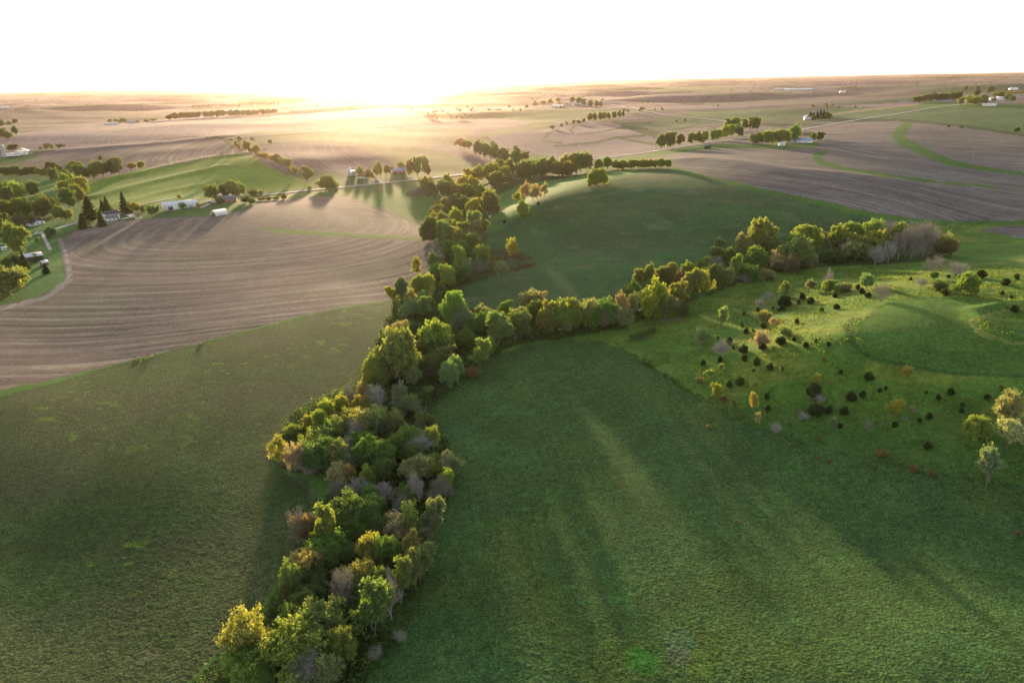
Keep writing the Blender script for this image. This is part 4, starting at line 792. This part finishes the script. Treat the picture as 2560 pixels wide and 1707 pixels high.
MT = {'white': paint('white_siding', (.78,.78,.76), .6, .08, .6, stripe=('Z', 2.2)), 'whitemetal': paint('white_metal', (.66,.67,.68), .7, .08, .3, .15), 'greyroof': paint('grey_shingle', (.16,.165,.18), .9, .25, 1.2),
      'darkroof': paint('dark_shingle', (.075,.08,.095), .9, .25, 1.2), 'blueroof': paint('blue_grey_roof', (.26,.33,.48), .6, .12, .6), 'brick': paint('brick_wall', (.30,.14,.10), .9, .25, 3), 'wood': paint('dark_boards', (.085,.065,.052), .9, .3, 1.5, stripe=('X', 2.0)),
      'tan': paint('tan_siding', (.42,.34,.25), .8, .15, 1), 'redwood': paint('brown_red_boards', (.22,.09,.065), .85, .2, 1, stripe=('X', 2.0)), 'glass': paint('window_glass', (.03,.04,.05), .15, .1, 1, .6), 'concrete': paint('concrete', (.36,.35,.34), .9, .2, .5),
      'asphalt': paint('road_asphalt', (.30,.29,.285), .9, .12, .25), 'gravelroad': paint('gravel_surface', (.34,.31,.28), .95, .2, .4), 'rubber': paint('tyre_rubber', (.02,.02,.02), .9), 'carwhite': paint('white_car_paint', (.78,.78,.78), .3, .03, 1, .5), 'cardark': paint('dark_car_paint', (.03,.032,.036), .3, .05, 1, .5),
      'carsilver': paint('silver_car_paint', (.42,.43,.45), .3, .05, 1, .5), 'carred': paint('maroon_car_paint', (.12,.04,.035), .35, .05, 1, .5), 'pole': paint('weathered_pole', (.33,.30,.27), .9, .2, 2), 'line': paint('road_line_paint', (.72,.70,.62), .7, .1, .5), 'steel': paint('silo_steel', (.35,.38,.42), .45, .15, .8, .5, stripe=('Z', 3.0)),
      'greenroof': paint('pale_green_roof', (.62,.72,.68), .5, .08, .4)}
mw, t, o = nt('creek_surface'); g = G(t); b = g.n('ShaderNodeBsdfPrincipled', Roughness=.12); b.inputs['Base Color'].default_value = (.035, .04, .04, 1); b.inputs['Specular IOR Level'].default_value = .5
nz = g.n('ShaderNodeTexNoise', Scale=1.4, Detail=3.0); bp = g.n('ShaderNodeBump', Strength=.15, Distance=.2); g.l(nz.outputs[0], bp.inputs['Height']); g.l(bp.outputs[0], b.inputs['Normal']); g.l(b.outputs[0], o.inputs[0])
def ribbon(name, pts, halfw, mat, lift, step=6.0, world=False, fixed=None):
    if world: X = np.array(pts)
    else:
        gx, gy, _ = grounds(pts); X = np.stack([gx, gy], 1)
    # round the corners, then walk at even steps
    for _ in range(3):
        Q = [X[0]]
        for i in range(len(X)-1): Q += [X[i]*.75+X[i+1]*.25, X[i]*.25+X[i+1]*.75]
        Q.append(X[-1]); X = np.array(Q)
    sgl = np.hypot(*np.diff(X, axis=0).T); L = np.concatenate([[0], np.cumsum(sgl)]); n = max(int(L[-1]/step), 4); s_ = np.linspace(0, L[-1], n)
    C = np.stack([np.interp(s_, L, X[:, 0]), np.interp(s_, L, X[:, 1])], 1); T_ = np.gradient(C, axis=0); T_ /= np.linalg.norm(T_, axis=1)[:, None]; N_ = np.stack([-T_[:, 1], T_[:, 0]], 1)
    hw = halfw if np.ndim(halfw) else np.full(n, halfw); hw = np.interp(np.linspace(0, 1, n), np.linspace(0, 1, len(hw)), hw)
    S = Soup(); rows = []
    for o_ in (-1, -.33, .33, 1):
        p = C + N_*(hw*o_)[:, None]; z = zats(p[:, 0], p[:, 1]); rows.append((p, z))
    zz = np.maximum.reduce([r[1] for r in rows]) + lift
    if fixed is not None: zz = height0(C[:, 0], C[:, 1]) + fixed; zz = np.minimum.accumulate(zz[::-1])[::-1] if False else zz
    V = np.concatenate([np.column_stack([p, zz if fixed is not None else np.maximum(z+lift, zz-.25)]) for p, z in rows])
    Fq = [(k_*n+i, k_*n+i+1, (k_+1)*n+i+1, (k_+1)*n+i) for k_ in range(3) for i in range(n-1)]
    Fq = [f[::-1] for f in Fq]
    S.add(V, Fq); ob = link(name, S.mesh(name, mat)); ob['kind'] = 'structure'; return ob, C, zz, N_
HWY = [(513,487),(600,490),(661,488),(711,483),(820,472),(968,457),(1060,448),(1190,433),(1300,421),(1420,406),(1550,391),(1640,379),(1760,359),(1860,347),(1930,337),(1990,328),(2060,315),(2130,303),(2260,282),(2400,262)]
ribbon('highway', HWY, 4.6, MT['asphalt'], .55, 8)
ribbon('gravel_lane', [(0,612),(60,594),(120,578),(180,562),(240,545),(310,522),(400,502),(470,491),(513,487)], 2.6, MT['gravelroad'], .35, 6)
ribbon('side_road', [(1500,256),(1540,263),(1600,275),(1640,285),(1720,295),(1790,301),(1830,306)], 4.0, MT['gravelroad'], .8, 10)
ribbon('driveway', [(104,580),(112,598),(119,612),(126,626)], 1.2, MT['gravelroad'], .25, 3)
ribbon('driveway', [(287,551),(305,547),(325,545),(338,543),(318,536)], 3.2, MT['gravelroad'], .3, 3)
ribbon('driveway', [(495,522),(510,517),(525,510),(540,504),(520,503)], 3.0, MT['gravelroad'], .3, 3)
ribbon('driveway', [(955,457),(945,450),(938,443)], 2.2, MT['gravelroad'], .4, 4)
ribbon('ridge_road', [(560,348),(700,337),(850,325),(980,316),(1100,308),(1230,299)], 3.0, MT['gravelroad'], .8, 14)
ribbon('creek', CW[:26], [1.0, 1.5, 1.2, 1.6, 1.3, 1.5, 1.2, 1.4], mw, 0, 1.5, world=True, fixed=-1.05)

# ------------------------------------------------------------------ buildings
def frame(px, py, rot=0.0):
    x, y, tt = ground(px, py); az_ = math.atan2(x, y); return x, y, zat(x, y), -az_ + R(rot), tt/F
def tagged(name, label, cat, loc, rz, group=None):
    e = bpy.data.objects.new(name, None); COL.objects.link(e); e.location = loc; e.rotation_euler = (0, 0, rz); e['label'] = label; e['category'] = cat
    if group: e['group'] = group
    return e
def boxf(S, x0, x1, y0, y1, z0, z1):
    S.add([(x, y, z) for z in (z0, z1) for y in (y0, y1) for x in (x0, x1)], [(0,2,3,1),(4,5,7,6),(0,1,5,4),(2,6,7,3),(0,4,6,2),(1,3,7,5)])
def child(name, S, mat, par):
    ob = link(name, S.mesh(name, mat)); ob.parent = par; return ob
def gable(S, x0, x1, y0, y1, z0, rise, th=.25, over=.45, ridge='x'):
    """two thick roof slopes meeting at the ridge"""
    if ridge == 'x': pts = [(y0-over, z0-over*2*rise/(y1-y0)), ((y0+y1)/2, z0+rise), (y1+over, z0-over*2*rise/(y1-y0))]; a, b_ = x0-over, x1+over
    else: pts = [(x0-over, z0-over*2*rise/(x1-x0)), ((x0+x1)/2, z0+rise), (x1+over, z0-over*2*rise/(x1-x0))]; a, b_ = y0-over, y1+over
    prof = [(p[0], p[1]) for p in pts] + [(p[0], p[1]+th) for p in pts[::-1]]
    V = []
    for e_ in (a, b_): V += [((e_, p, z) if ridge == 'x' else (p, e_, z)) for p, z in prof]
    Fq = [(i, (i+1) % 6, 6+(i+1) % 6, 6+i) for i in range(6)] + [(0,5,4,1),(1,4,3,2),(6,7,10,11),(7,8,9,10)]
    S.add(V, Fq)
def gable_wall(S, x0, x1, y0, y1, h, rise, ridge='x'):
    boxf(S, x0, x1, y0, y1, -.6, h)
    if ridge == 'x':
        for x in (x0, x1-.12): S.add([(x, y0, h), (x+.12, y0, h), (x+.12, y1, h), (x, y1, h), (x, (y0+y1)/2, h+rise), (x+.12, (y0+y1)/2, h+rise)], [(0,1,5,4),(1,2,5,5),(2,3,4,5),(3,0,4,4),(0,3,2,1)])
    else:
        for y in (y0, y1-.12): S.add([(x0, y, h), (x0, y+.12, h), (x1, y+.12, h), (x1, y, h), ((x0+x1)/2, y, h+rise), ((x0+x1)/2, y+.12, h+rise)], [(0,1,5,4),(1,2,5,5),(2,3,4,5),(3,0,4,4),(0,3,2,1)])
def window(par, x, y, z, w_, h_, face, name='window'):
    S = Soup(); f = .06
    if face in 'fb':
        yy = y-.05 if face == 'f' else y+.05; boxf(S, x-w_/2, x+w_/2, min(y, yy), max(y, yy), z, z+h_)
        o_ = child(name, S, MT['glass'], par); Q = Soup(); ya, yb = (yy-.05, y) if face == 'f' else (y, yy+.05)
        for a in ((x-w_/2-f*2, x-w_/2, z-f*2, z+h_+f*2), (x+w_/2, x+w_/2+f*2, z-f*2, z+h_+f*2), (x-w_/2, x+w_/2, z-f*2, z), (x-w_/2, x+w_/2, z+h_, z+h_+f*2)): boxf(Q, a[0], a[1], ya, yb, a[2], a[3])
        child('frame', Q, MT['whitemetal'], o_)
    else:
        xx = x-.05 if face == 'l' else x+.05; boxf(S, min(x, xx), max(x, xx), y-w_/2, y+w_/2, z, z+h_); o_ = child(name, S, MT['glass'], par)
def door(par, x, y, z, w_, h_, mat, name='door'):
    S = Soup(); boxf(S, x-w_/2, x+w_/2, y-.07, y, z, z+h_); child(name, S, mat, par)
def house(name, label, cat, px, py, rot, wpx, dep, hw, rise, wall, roof, ridge='x', wins=0, wing=None, chim=False, doors=(), group=None, wm=None):
    x, y, z, rz, mpp = frame(px, py, rot); w_ = wm or wpx*mpp; e = tagged(name, label, cat, (x, y, z), rz, group)
    S = Soup(); gable_wall(S, -w_/2, w_/2, 0, dep, hw, rise, ridge); child('wall', S, MT[wall], e)
    S = Soup(); gable(S, -w_/2, w_/2, 0, dep, hw+.05, rise, ridge=ridge); rf = child('roof', S, MT[roof], e)
    if chim: S = Soup(); boxf(S, w_*.2, w_*.2+.7, dep*.5-.35, dep*.5+.35, hw+rise*.5, hw+rise+1.0); child('chimney', S, MT['brick'], rf)
    for i in range(wins):
        xx = -w_/2 + w_*(i+.5)/wins
        if any(abs(xx-d_[0]*w_) < d_[1]*.5+.6 for d_ in doors): continue
        window(e, xx, 0, 1.0, 1.0, 1.3, 'f')
        if hw > 4.6: window(e, xx, 0, 3.6, 1.0, 1.3, 'f')
    for d_ in doors: door(e, d_[0]*w_, 0, 0, d_[1], d_[2], MT[d_[3]])
    if wing:
        wx0, wx1, wy0, wy1, wh, wr, wroof = wing
        S = Soup(); gable_wall(S, wx0, wx1, wy0, wy1, wh, wr, 'x'); wg = child('wing', S, MT[wall], e)
        S = Soup(); gable(S, wx0, wx1, wy0, wy1, wh+.05, wr); child('roof', S, MT[wroof], wg)
        for q_ in (.3, .7): window(wg, wx0+(wx1-wx0)*q_, wy0, 1.0, 1.0, 1.2, 'f')
    return e
def hoop(name, label, cat, px, py, rot, wpx, L_, hgt, mat, endmat, wm=None):
    x, y, z, rz, mpp = frame(px, py, rot); w_ = wm or wpx*mpp; e = tagged(name, label, cat, (x, y, z), rz)
    n = 18; th = np.linspace(0, math.pi, n+1); S = Soup()
    arc_ = [(-w_/2*math.cos(a), hgt*math.sin(a)-.2) for a in th]; inn = [(p*.97, q*.97) for p, q in arc_]; pr = arc_+inn[::-1]; m_ = len(pr)
    S.add([(p, yy, q) for yy in (0, L_) for p, q in pr], [(i, (i+1) % m_, m_+(i+1) % m_, m_+i) for i in range(m_)] + [(i+o_, i+1+o_, m_-2-i+o_, m_-1-i+o_) for i in range(n) for o_ in (0, m_)])
    child('roof', S, MT[mat], e)
    S = Soup()
    for yy in (.3, L_-.4): S.add([(p*.96, yy, q*.96) for p, q in arc_]+[(0, yy, -.2)], [(i, i+1, n+1, n+1) for i in range(n)])
    child('end_wall', S, MT[endmat], e); S = Soup(); boxf(S, -w_*.18, w_*.18, .18, .28, -.1, hgt*.55); child('door', S, MT['glass' if mat != endmat else 'steel'], e); return e
def silo(label, px, py, r, hgt, mat):
    x, y, z, rz, mpp = frame(px, py); e = tagged('silo', label, 'silo', (x, y, z), rz); S = Soup(); tube(S, (0, 0, -.5), (0, 0, hgt), r, r, 18); child('wall', S, MT[mat], e)
    S = Soup(); pz = [(r*1.02, hgt), (r*.9, hgt+r*.35), (r*.55, hgt+r*.62), (.05, hgt+r*.75)]
    for (a, za), (b_, zb) in zip(pz[:-1], pz[1:]): tube(S, (0, 0, za), (0, 0, zb), a, b_, 18)
    child('dome', S, MT['steel'], e)
# white farmhouse: tall gabled block with a lower wing toward the field
f = house('farmhouse', 'white two-storey farmhouse with dark roof among the spruces', 'house', 284, 550, 12, 0, 7.5, 5.6, 2.6, 'white', 'darkroof', 'x', 3, wing=(-6.6, 2.0, -6.2, -.05, 3.0, 1.8, 'greyroof'), chim=True, wm=11.5)
house('long_shed', 'long white metal shed with pale roof beside the lane', 'shed', 454, 523, 5, 0, 14, 4.6, 2.4, 'whitemetal', 'whitemetal', 'x', 0, doors=((-.3, 4.2, 3.4, 'glass'), (.28, 3.6, 3.2, 'steel')), wm=31)
hoop('hoop_barn', 'small white arched barn at the edge of the ploughed field', 'barn', 533, 540, -62, 0, 12, 5.0, 'whitemetal', 'steel', wm=9.5)
house('grey_house', 'grey-roofed house half hidden in trees by the lane', 'house', 571, 506, -8, 0, 9, 3.0, 2.8, 'brick', 'greyroof', 'x', 4, chim=True, wm=15)
house('cottage', 'small white cottage with dark roof at the woodland edge', 'house', 101, 562, 32, 0, 8, 3.2, 3.0, 'white', 'darkroof', 'y', 2, wm=9, wing=(-8.5, -4.6, 1, 7, 2.4, 1.4, 'darkroof'))
house('barn', 'dark wooden barn with bright white roof inside the farm woodland', 'barn', 84, 655, 6, 0, 9, 4.0, 1.6, 'wood', 'whitemetal', 'x', 0, doors=((0, 3.0, 2.8, 'wood'),), wm=12.5)
house('garden_shed', 'tiny shed with white roof beside the blue spruce', 'shed', 115, 664, 20, 0, 4.0, 2.2, 1.2, 'redwood', 'whitemetal', 'x', 1, wm=3.6)
house('chicken_house', 'tiny white hut on the lawn by the golden tree', 'shed', 12, 626, 10, 0, 2.4, 1.9, .7, 'white', 'whitemetal', 'x', 1, wm=2.8)
pgx, pgy, _ = grounds([(104,485),(112,480),(122,477.5),(134,476.5),(139,479),(134,483),(122,485.5),(110,487)])
zz_ = zats(pgx, pgy).max()+.25; S = Soup(); S.add([(a, b_, zz_) for a, b_ in zip(pgx, pgy)]+[(pgx.mean(), pgy.mean(), zz_)], [((i+1) % 8, i, 8, 8) for i in range(8)])
pd_ = link('pond', S.mesh('pond', mw)); pd_['kind'] = 'structure'
house('white_barn', 'white gabled barn next to the grey silo', 'barn', 54, 388, -12, 0, 18, 6.0, 4.0, 'white', 'whitemetal', 'y', 2, wm=19)
house('cattle_shed', 'low white shed between silo and white barn', 'shed', 27, 391, 8, 0, 9, 3.2, 2.0, 'whitemetal', 'whitemetal', 'x', 0, wm=12)
house('open_shed', 'long low white-roofed shed in front of the white barn', 'shed', 35, 394, 4, 0, 7, 2.4, 1.0, 'wood', 'whitemetal', 'x', 0, wm=20)
house('tan_shed', 'tan shed at the outer end of the silo farmstead', 'shed', 74, 386, 10, 0, 8, 4.0, 1.8, 'tan', 'greyroof', 'x', 1, wm=11)
silo('grey concrete silo beside the white barns', 11, 393, 3.2, 18, 'concrete')
house('brick_house', 'red brick house with grey roof above the highway', 'house', 998, 434, -6, 0, 11, 3.4, 3.4, 'brick', 'blueroof', 'x', 5, chim=True, wm=16)
house('blue_barn', 'tall narrow blue-grey barn beyond the highway', 'barn', 883, 441, 20, 0, 9, 6.5, 4.2, 'steel', 'blueroof', 'y', 1, wm=8)
house('white_house', 'small white house with bushes between blue barn and highway', 'house', 906, 447, -12, 0, 8, 3.2, 2.6, 'white', 'redwood', 'x', 3, wm=13)
hoop('hoop_building', 'bright white arched building on the far ridge farm', 'barn', 1409, 269, 78, 0, 38, 9, 'whitemetal', 'redwood', wm=22)
house('ridge_shed', 'grey shed beside the far white arched building', 'shed', 1442, 264, 6, 0, 14, 4.2, 3.0, 'steel', 'blueroof', 'x', 0, wm=26)
house('farmhouse', 'two-storey pale house with blue roof by the highway grove', 'house', 1977, 357, 14, 0, 9, 5.4, 3.6, 'white', 'blueroof', 'y', 2, wing=(-1, 8.5, -5, -.05, 2.8, 1.6, 'blueroof'), wm=10)
house('garage', 'long white garage with blue roof past the pale house', 'garage', 2009, 358, -14, 0, 11, 3.4, 3.0, 'white', 'blueroof', 'x', 0, doors=((-.22, 4, 2.6, 'whitemetal'), (.22, 4, 2.6, 'whitemetal')), wm=20)
house('white_shed', 'small white shed in front of the highway grove', 'shed', 1955, 365, 8, 0, 6, 3.2, 1.6, 'white', 'whitemetal', 'x', 1, wm=8)
house('dark_shed', 'low dark shed on the verge below the highway', 'shed', 1769, 372, 0, 0, 5, 2.4, 1.2, 'wood', 'darkroof', 'x', 0, wm=9)
house('clump_house', 'white house at the tip of the spruce clump', 'house', 2021, 300, 25, 0, 10, 5.5, 3.6, 'white', 'blueroof', 'y', 2, wm=12)
house('clump_barn', 'grey-roofed barn inside the spruce clump', 'barn', 2040, 291, 0, 0, 12, 6.0, 4.0, 'white', 'blueroof', 'x', 0, wm=16)
house('ridge_farmhouse', 'white farmhouse at the end of the ridge tree belt', 'house', 2486, 251, 10, 0, 14, 6.0, 5.0, 'white', 'greyroof', 'y', 2, wm=20)
house('ridge_barn', 'white barn next to the ridge farmhouse', 'barn', 2501, 252, -5, 0, 14, 6.0, 3.6, 'white', 'whitemetal', 'x', 0, wm=22)
house('poultry_shed', 'long grey shed below the dark ridge trees', 'shed', 2358, 256, 0, 0, 14, 4.0, 2.2, 'steel', 'greyroof', 'x', 0, wm=34)
house('road_house', 'pale house under golden trees where the highway tops the ridge', 'house', 2420, 261, 12, 0, 12, 5.0, 3.6, 'white', 'blueroof', 'x', 2, wm=16)
house('low_shed', 'low pale shed below the ridge farmhouse', 'shed', 2473, 266, 4, 0, 9, 3.4, 1.8, 'white', 'whitemetal', 'x', 0, wm=26)
house('hog_house', 'longest white shed on the far ridge', 'shed', 1995, 226, 0, 0, 24, 6.0, 4.0, 'whitemetal', 'whitemetal', 'x', 0, wm=150)
house('hog_house', 'shorter white shed beside the longest far shed', 'shed', 1946, 225, 0, 0, 24, 6.0, 4.0, 'whitemetal', 'whitemetal', 'x', 0, wm=46)
house('field_shed', 'low white shed at the end of the pale field', 'shed', 279, 312, 3, 0, 12, 4.4, 2.0, 'whitemetal', 'whitemetal', 'x', 0, wm=38)
house('blue_shed', 'blue-roofed shed by the small golden trees', 'shed', 329, 309, 0, 0, 14, 4.0, 3.4, 'steel', 'blueroof', 'x', 0, wm=26)
for i, (px, py, wm_, lab) in enumerate([(620,250,40,'bright white farm building in the haze below the sun'),(637,251,22,'smaller white building beside the bright hazy farm'),(12,271,30,'tiny white farm building in the dim far fields'),(20,271,16,'smallest white hut in the dim far fields'),(114,246,34,'tiny white farm far behind the silo farmstead'),(2108,232,26,'tiny white house on the far slope below the ridge'),(2536,226,28,'tiny white farm on the highest far slope')]):
    house('far_barn', lab, 'barn', px, py, 5*i, 0, 16, 6, 4, 'white', 'whitemetal', 'x', 0, wm=wm_)
# ------------------------------------------------------------------ vehicles
def wheel(par, x, y, r, w_=.24):
    S = Soup(); n = 14; tube(S, (x, y-w_/2, r), (x, y+w_/2, r), r, r, n)
    for yy in (y-w_/2, y+w_/2): th = np.arange(n)*2*math.pi/n; S.add([(x+r*math.cos(a), yy, r+r*math.sin(a)) for a in th]+[(x, yy, r)], [(i, (i+1) % n, n, n) for i in range(n)])
    o_ = child('wheel', S, MT['rubber'], par); S = Soup(); th = np.arange(n)*2*math.pi/n
    for yy in (y-w_/2-.012, y+w_/2+.012): S.add([(x+r*.6*math.cos(a), yy, r+r*.6*math.sin(a)) for a in th]+[(x, yy, r)], [(i, (i+1) % n, n, n) for i in range(n)])
    child('rim', S, MT['carsilver'], o_)
def vehicle(name, label, cat, px, py, rot, mat, kind='car', lift=.5):
    x, y, z, rz, mpp = frame(px, py, rot); e = tagged(name, label, cat, (x, y, z+lift), rz); hw = .9
    P_ = {'car': [(-2.25,.35),(-2.3,.72),(-2.1,.9),(-1.35,.98),(-.75,1.42),(.75,1.45),(1.35,1.0),(2.1,.86),(2.3,.62),(2.25,.35)], 'truck': [(-2.7,.5),(-2.75,1.05),(-.6,1.08),(-.55,1.75),(.7,1.78),(1.2,1.2),(2.5,1.1),(2.65,.8),(2.6,.5)]}[kind]
    n = len(P_); S = Soup()
    def yy(zz): return hw if zz < 1.1 else hw*.84
    V = [(a, -yy(b_), b_) for a, b_ in P_]+[(a, yy(b_), b_) for a, b_ in P_]; F4 = [(i, (i+1) % n, n+(i+1) % n, n+i) for i in range(n)]
    S.add(V, F4); cx_ = sum(a for a, _ in P_)/n; cz_ = .7
    S.add([(a, -yy(b_), b_) for a, b_ in P_]+[(cx_, -hw, cz_)], [((i+1) % n, i, n, n) for i in range(n)]); S.add([(a, yy(b_), b_) for a, b_ in P_]+[(cx_, hw, cz_)], [(i, (i+1) % n, n, n) for i in range(n)])
    child('body', S, MT[mat], e)
    S = Soup(); q = (-.7, .68) if kind == 'car' else (-.45, .6); z0, z1 = (1.02, 1.36) if kind == 'car' else (1.2, 1.68)
    for s_ in (-1, 1): boxf(S, q[0]-.15, q[1]+.2, s_*.885-.02, s_*.885+.02, z0, z1)
    child('side_window', S, MT['glass'], e)
    wx, wr = (1.4, .33) if kind == 'car' else (1.7, .42)
    for sx in (-wx, wx):
        for sy in (-.82, .82): wheel(e, sx, sy, wr)
vehicle('car', 'dark car on the highway near the brick house', 'car', 932, 462, -6, 'cardark', lift=.75)
vehicle('car', 'white car on the highway at the brick house driveway', 'car', 968, 458, -6, 'carwhite', lift=.75)
vehicle('car', 'white car on the highway before the roadside wood', 'car', 1639, 380, 14, 'carwhite', lift=.75)
vehicle('car', 'silver car on the highway behind the roadside wood', 'car', 1848, 350, 14, 'carsilver', lift=.75)
vehicle('car', 'silver car parked on the white farmhouse driveway', 'car', 331, 546, -10, 'carsilver', lift=.35)
vehicle('pickup_truck', 'maroon pickup parked at the end of the farmhouse driveway', 'pickup truck', 347, 548, 5, 'carred', 'truck', lift=.35)
vehicle('pickup_truck', 'dark pickup parked between long shed and grey house', 'pickup truck', 528, 511, -50, 'cardark', 'truck', lift=.35)
vehicle('car', 'white car parked on grass beside the lane junction', 'car', 95, 585, 10, 'carwhite', lift=.1)
vehicle('car', 'white car parked in front of the long shed', 'car', 413, 528, 6, 'carwhite', lift=.1)
# ------------------------------------------------------------------ poles
def pole(label, px, py, hp, arms=1, legs=1):
    x, y, z, rz, mpp = frame(px, py, 20); hm = max(hp*mpp*1.03, 6); e = tagged('utility_pole', label, 'utility pole', (x, y, z), rz, 'utility poles')
    for k_ in range(legs):
        xo = 0 if legs == 1 else (-2.2, 2.2)[k_]; S = Soup(); tube(S, (xo, 0, -.5), (xo, 0, hm), .24, .16, 8); child('post', S, MT['pole'], e)
    S = Soup()
    for a in range(arms): boxf(S, -1.6*legs, 1.6*legs, -.1, .1, hm-.8-a*1.2, hm-.62-a*1.2)
    arm = child('crossarm', S, MT['pole'], e)
    for q_ in (-1.4, 0, 1.4):
        if abs(q_) < .1 and legs == 1: continue
        S = Soup(); tube(S, (q_*legs, 0, hm-.62), (q_*legs, 0, hm-.3), .09, .06, 6); child('insulator', S, MT['concrete'], arm)
pole('tall single pole standing alone in the ploughed hill field', 2431, 402, 27)
pole('double-legged power pole near the curved grass strip', 2337, 352, 18, 1, 2)
pole('thin pole left of the curved grass strip bend'.replace(' left of', ' below'), 2267, 382, 9)
pole('pole rising behind the long white shed', 483, 499, 11)
pole('pole on the verge between ploughed field and highway', 818, 490, 11)
pole('pole beside the highway near the creek wood', 1048, 455, 9)
pole('pole at the roadside on the ridge below the spruce clump', 2228, 290, 8)
SUN_E = 3.6; SUN_C = (1.0, .72, .42); SKY_S = .145; SKY_D = .8; SKY_SAT = .55; SKY_WB = (1.01, .985, 1.04); HAZE = .8e-5; HAZE_C = (1.0, .86, .88, 1); HAZE_G = .3; DUST = .6e-5; DUST_C = (1.0, .62, .32, 1); DUST_G = .895; EXPO = 2.1
# ------------------------------------------------------------------ sun, sky, air
SUN_EL = R(3.9); SUN_AZ = R(-9.9)      # azimuth from +Y, clockwise positive
sd = np.array([math.sin(SUN_AZ)*math.cos(SUN_EL), math.cos(SUN_AZ)*math.cos(SUN_EL), math.sin(SUN_EL)])
sl = bpy.data.lights.new('sun', 'SUN'); so = bpy.data.objects.new('sun', sl); COL.objects.link(so)
sl.energy = SUN_E; sl.angle = R(2.0); sl.color = SUN_C
so.rotation_euler = Vector(-sd).to_track_quat('-Z', 'Y').to_euler(); so.location = (0, 0, 500)
w = bpy.data.worlds.new('World'); scn.world = w; w.use_nodes = True; t = w.node_tree
bg = t.nodes['Background']; sk = t.nodes.new('ShaderNodeTexSky'); sk.sky_type = 'NISHITA'; sk.sun_disc = False
sk.sun_elevation = SUN_EL; sk.sun_rotation = SUN_AZ; sk.altitude = 300; sk.dust_density = SKY_D; sk.air_density = 1.0; sk.ozone_density = 1.0
hs = t.nodes.new('ShaderNodeHueSaturation'); hs.inputs['Saturation'].default_value = SKY_SAT; t.links.new(sk.outputs[0], hs.inputs['Color']); wb = t.nodes.new('ShaderNodeVectorMath'); wb.operation = 'MULTIPLY'; wb.inputs[1].default_value = SKY_WB; t.links.new(hs.outputs[0], wb.inputs[0]); t.links.new(wb.outputs[0], bg.inputs[0]); bg.inputs[1].default_value = SKY_S
if HAZE > 0:
    mh, th, oh = nt('haze_air'); pv = th.nodes.new('ShaderNodeVolumePrincipled')
    pv.inputs['Color'].default_value = HAZE_C; pv.inputs['Density'].default_value = HAZE; pv.inputs['Anisotropy'].default_value = HAZE_G
    p2 = th.nodes.new('ShaderNodeVolumePrincipled')     # coarser dust in the same air, scattering forward round the sun
    p2.inputs['Color'].default_value = DUST_C; p2.inputs['Density'].default_value = DUST; p2.inputs['Anisotropy'].default_value = DUST_G
    ad = th.nodes.new('ShaderNodeAddShader'); th.links.new(pv.outputs[0], ad.inputs[0]); th.links.new(p2.outputs[0], ad.inputs[1])
    th.links.new(ad.outputs[0], oh.inputs['Volume'])
    S = 47000; z0, z1 = -8, 128
    me = bpy.data.meshes.new('haze')
    me.from_pydata([(x, y, z) for z in (z0, z1) for y in (-S, S) for x in (-S, S)], [], [(0,2,3,1),(4,5,7,6),(0,1,5,4),(2,6,7,3),(0,4,6,2),(1,3,7,5)])
    me.materials.append(mh); ho = bpy.data.objects.new('haze', me); COL.objects.link(ho); ho['kind'] = 'stuff'
    ho['label'] = 'thin golden evening haze lying over the whole valley'
vs = scn.view_settings; vs.view_transform = 'Standard'; vs.look = 'None'; vs.exposure = EXPO; vs.gamma = 1; vs.use_curve_mapping = False
scn.cycles.use_denoising = True; scn.cycles.max_bounces = 5; scn.cycles.diffuse_bounces = 3; scn.cycles.transmission_bounces = 3; scn.cycles.transparent_max_bounces = 6; scn.cycles.volume_bounces = 0
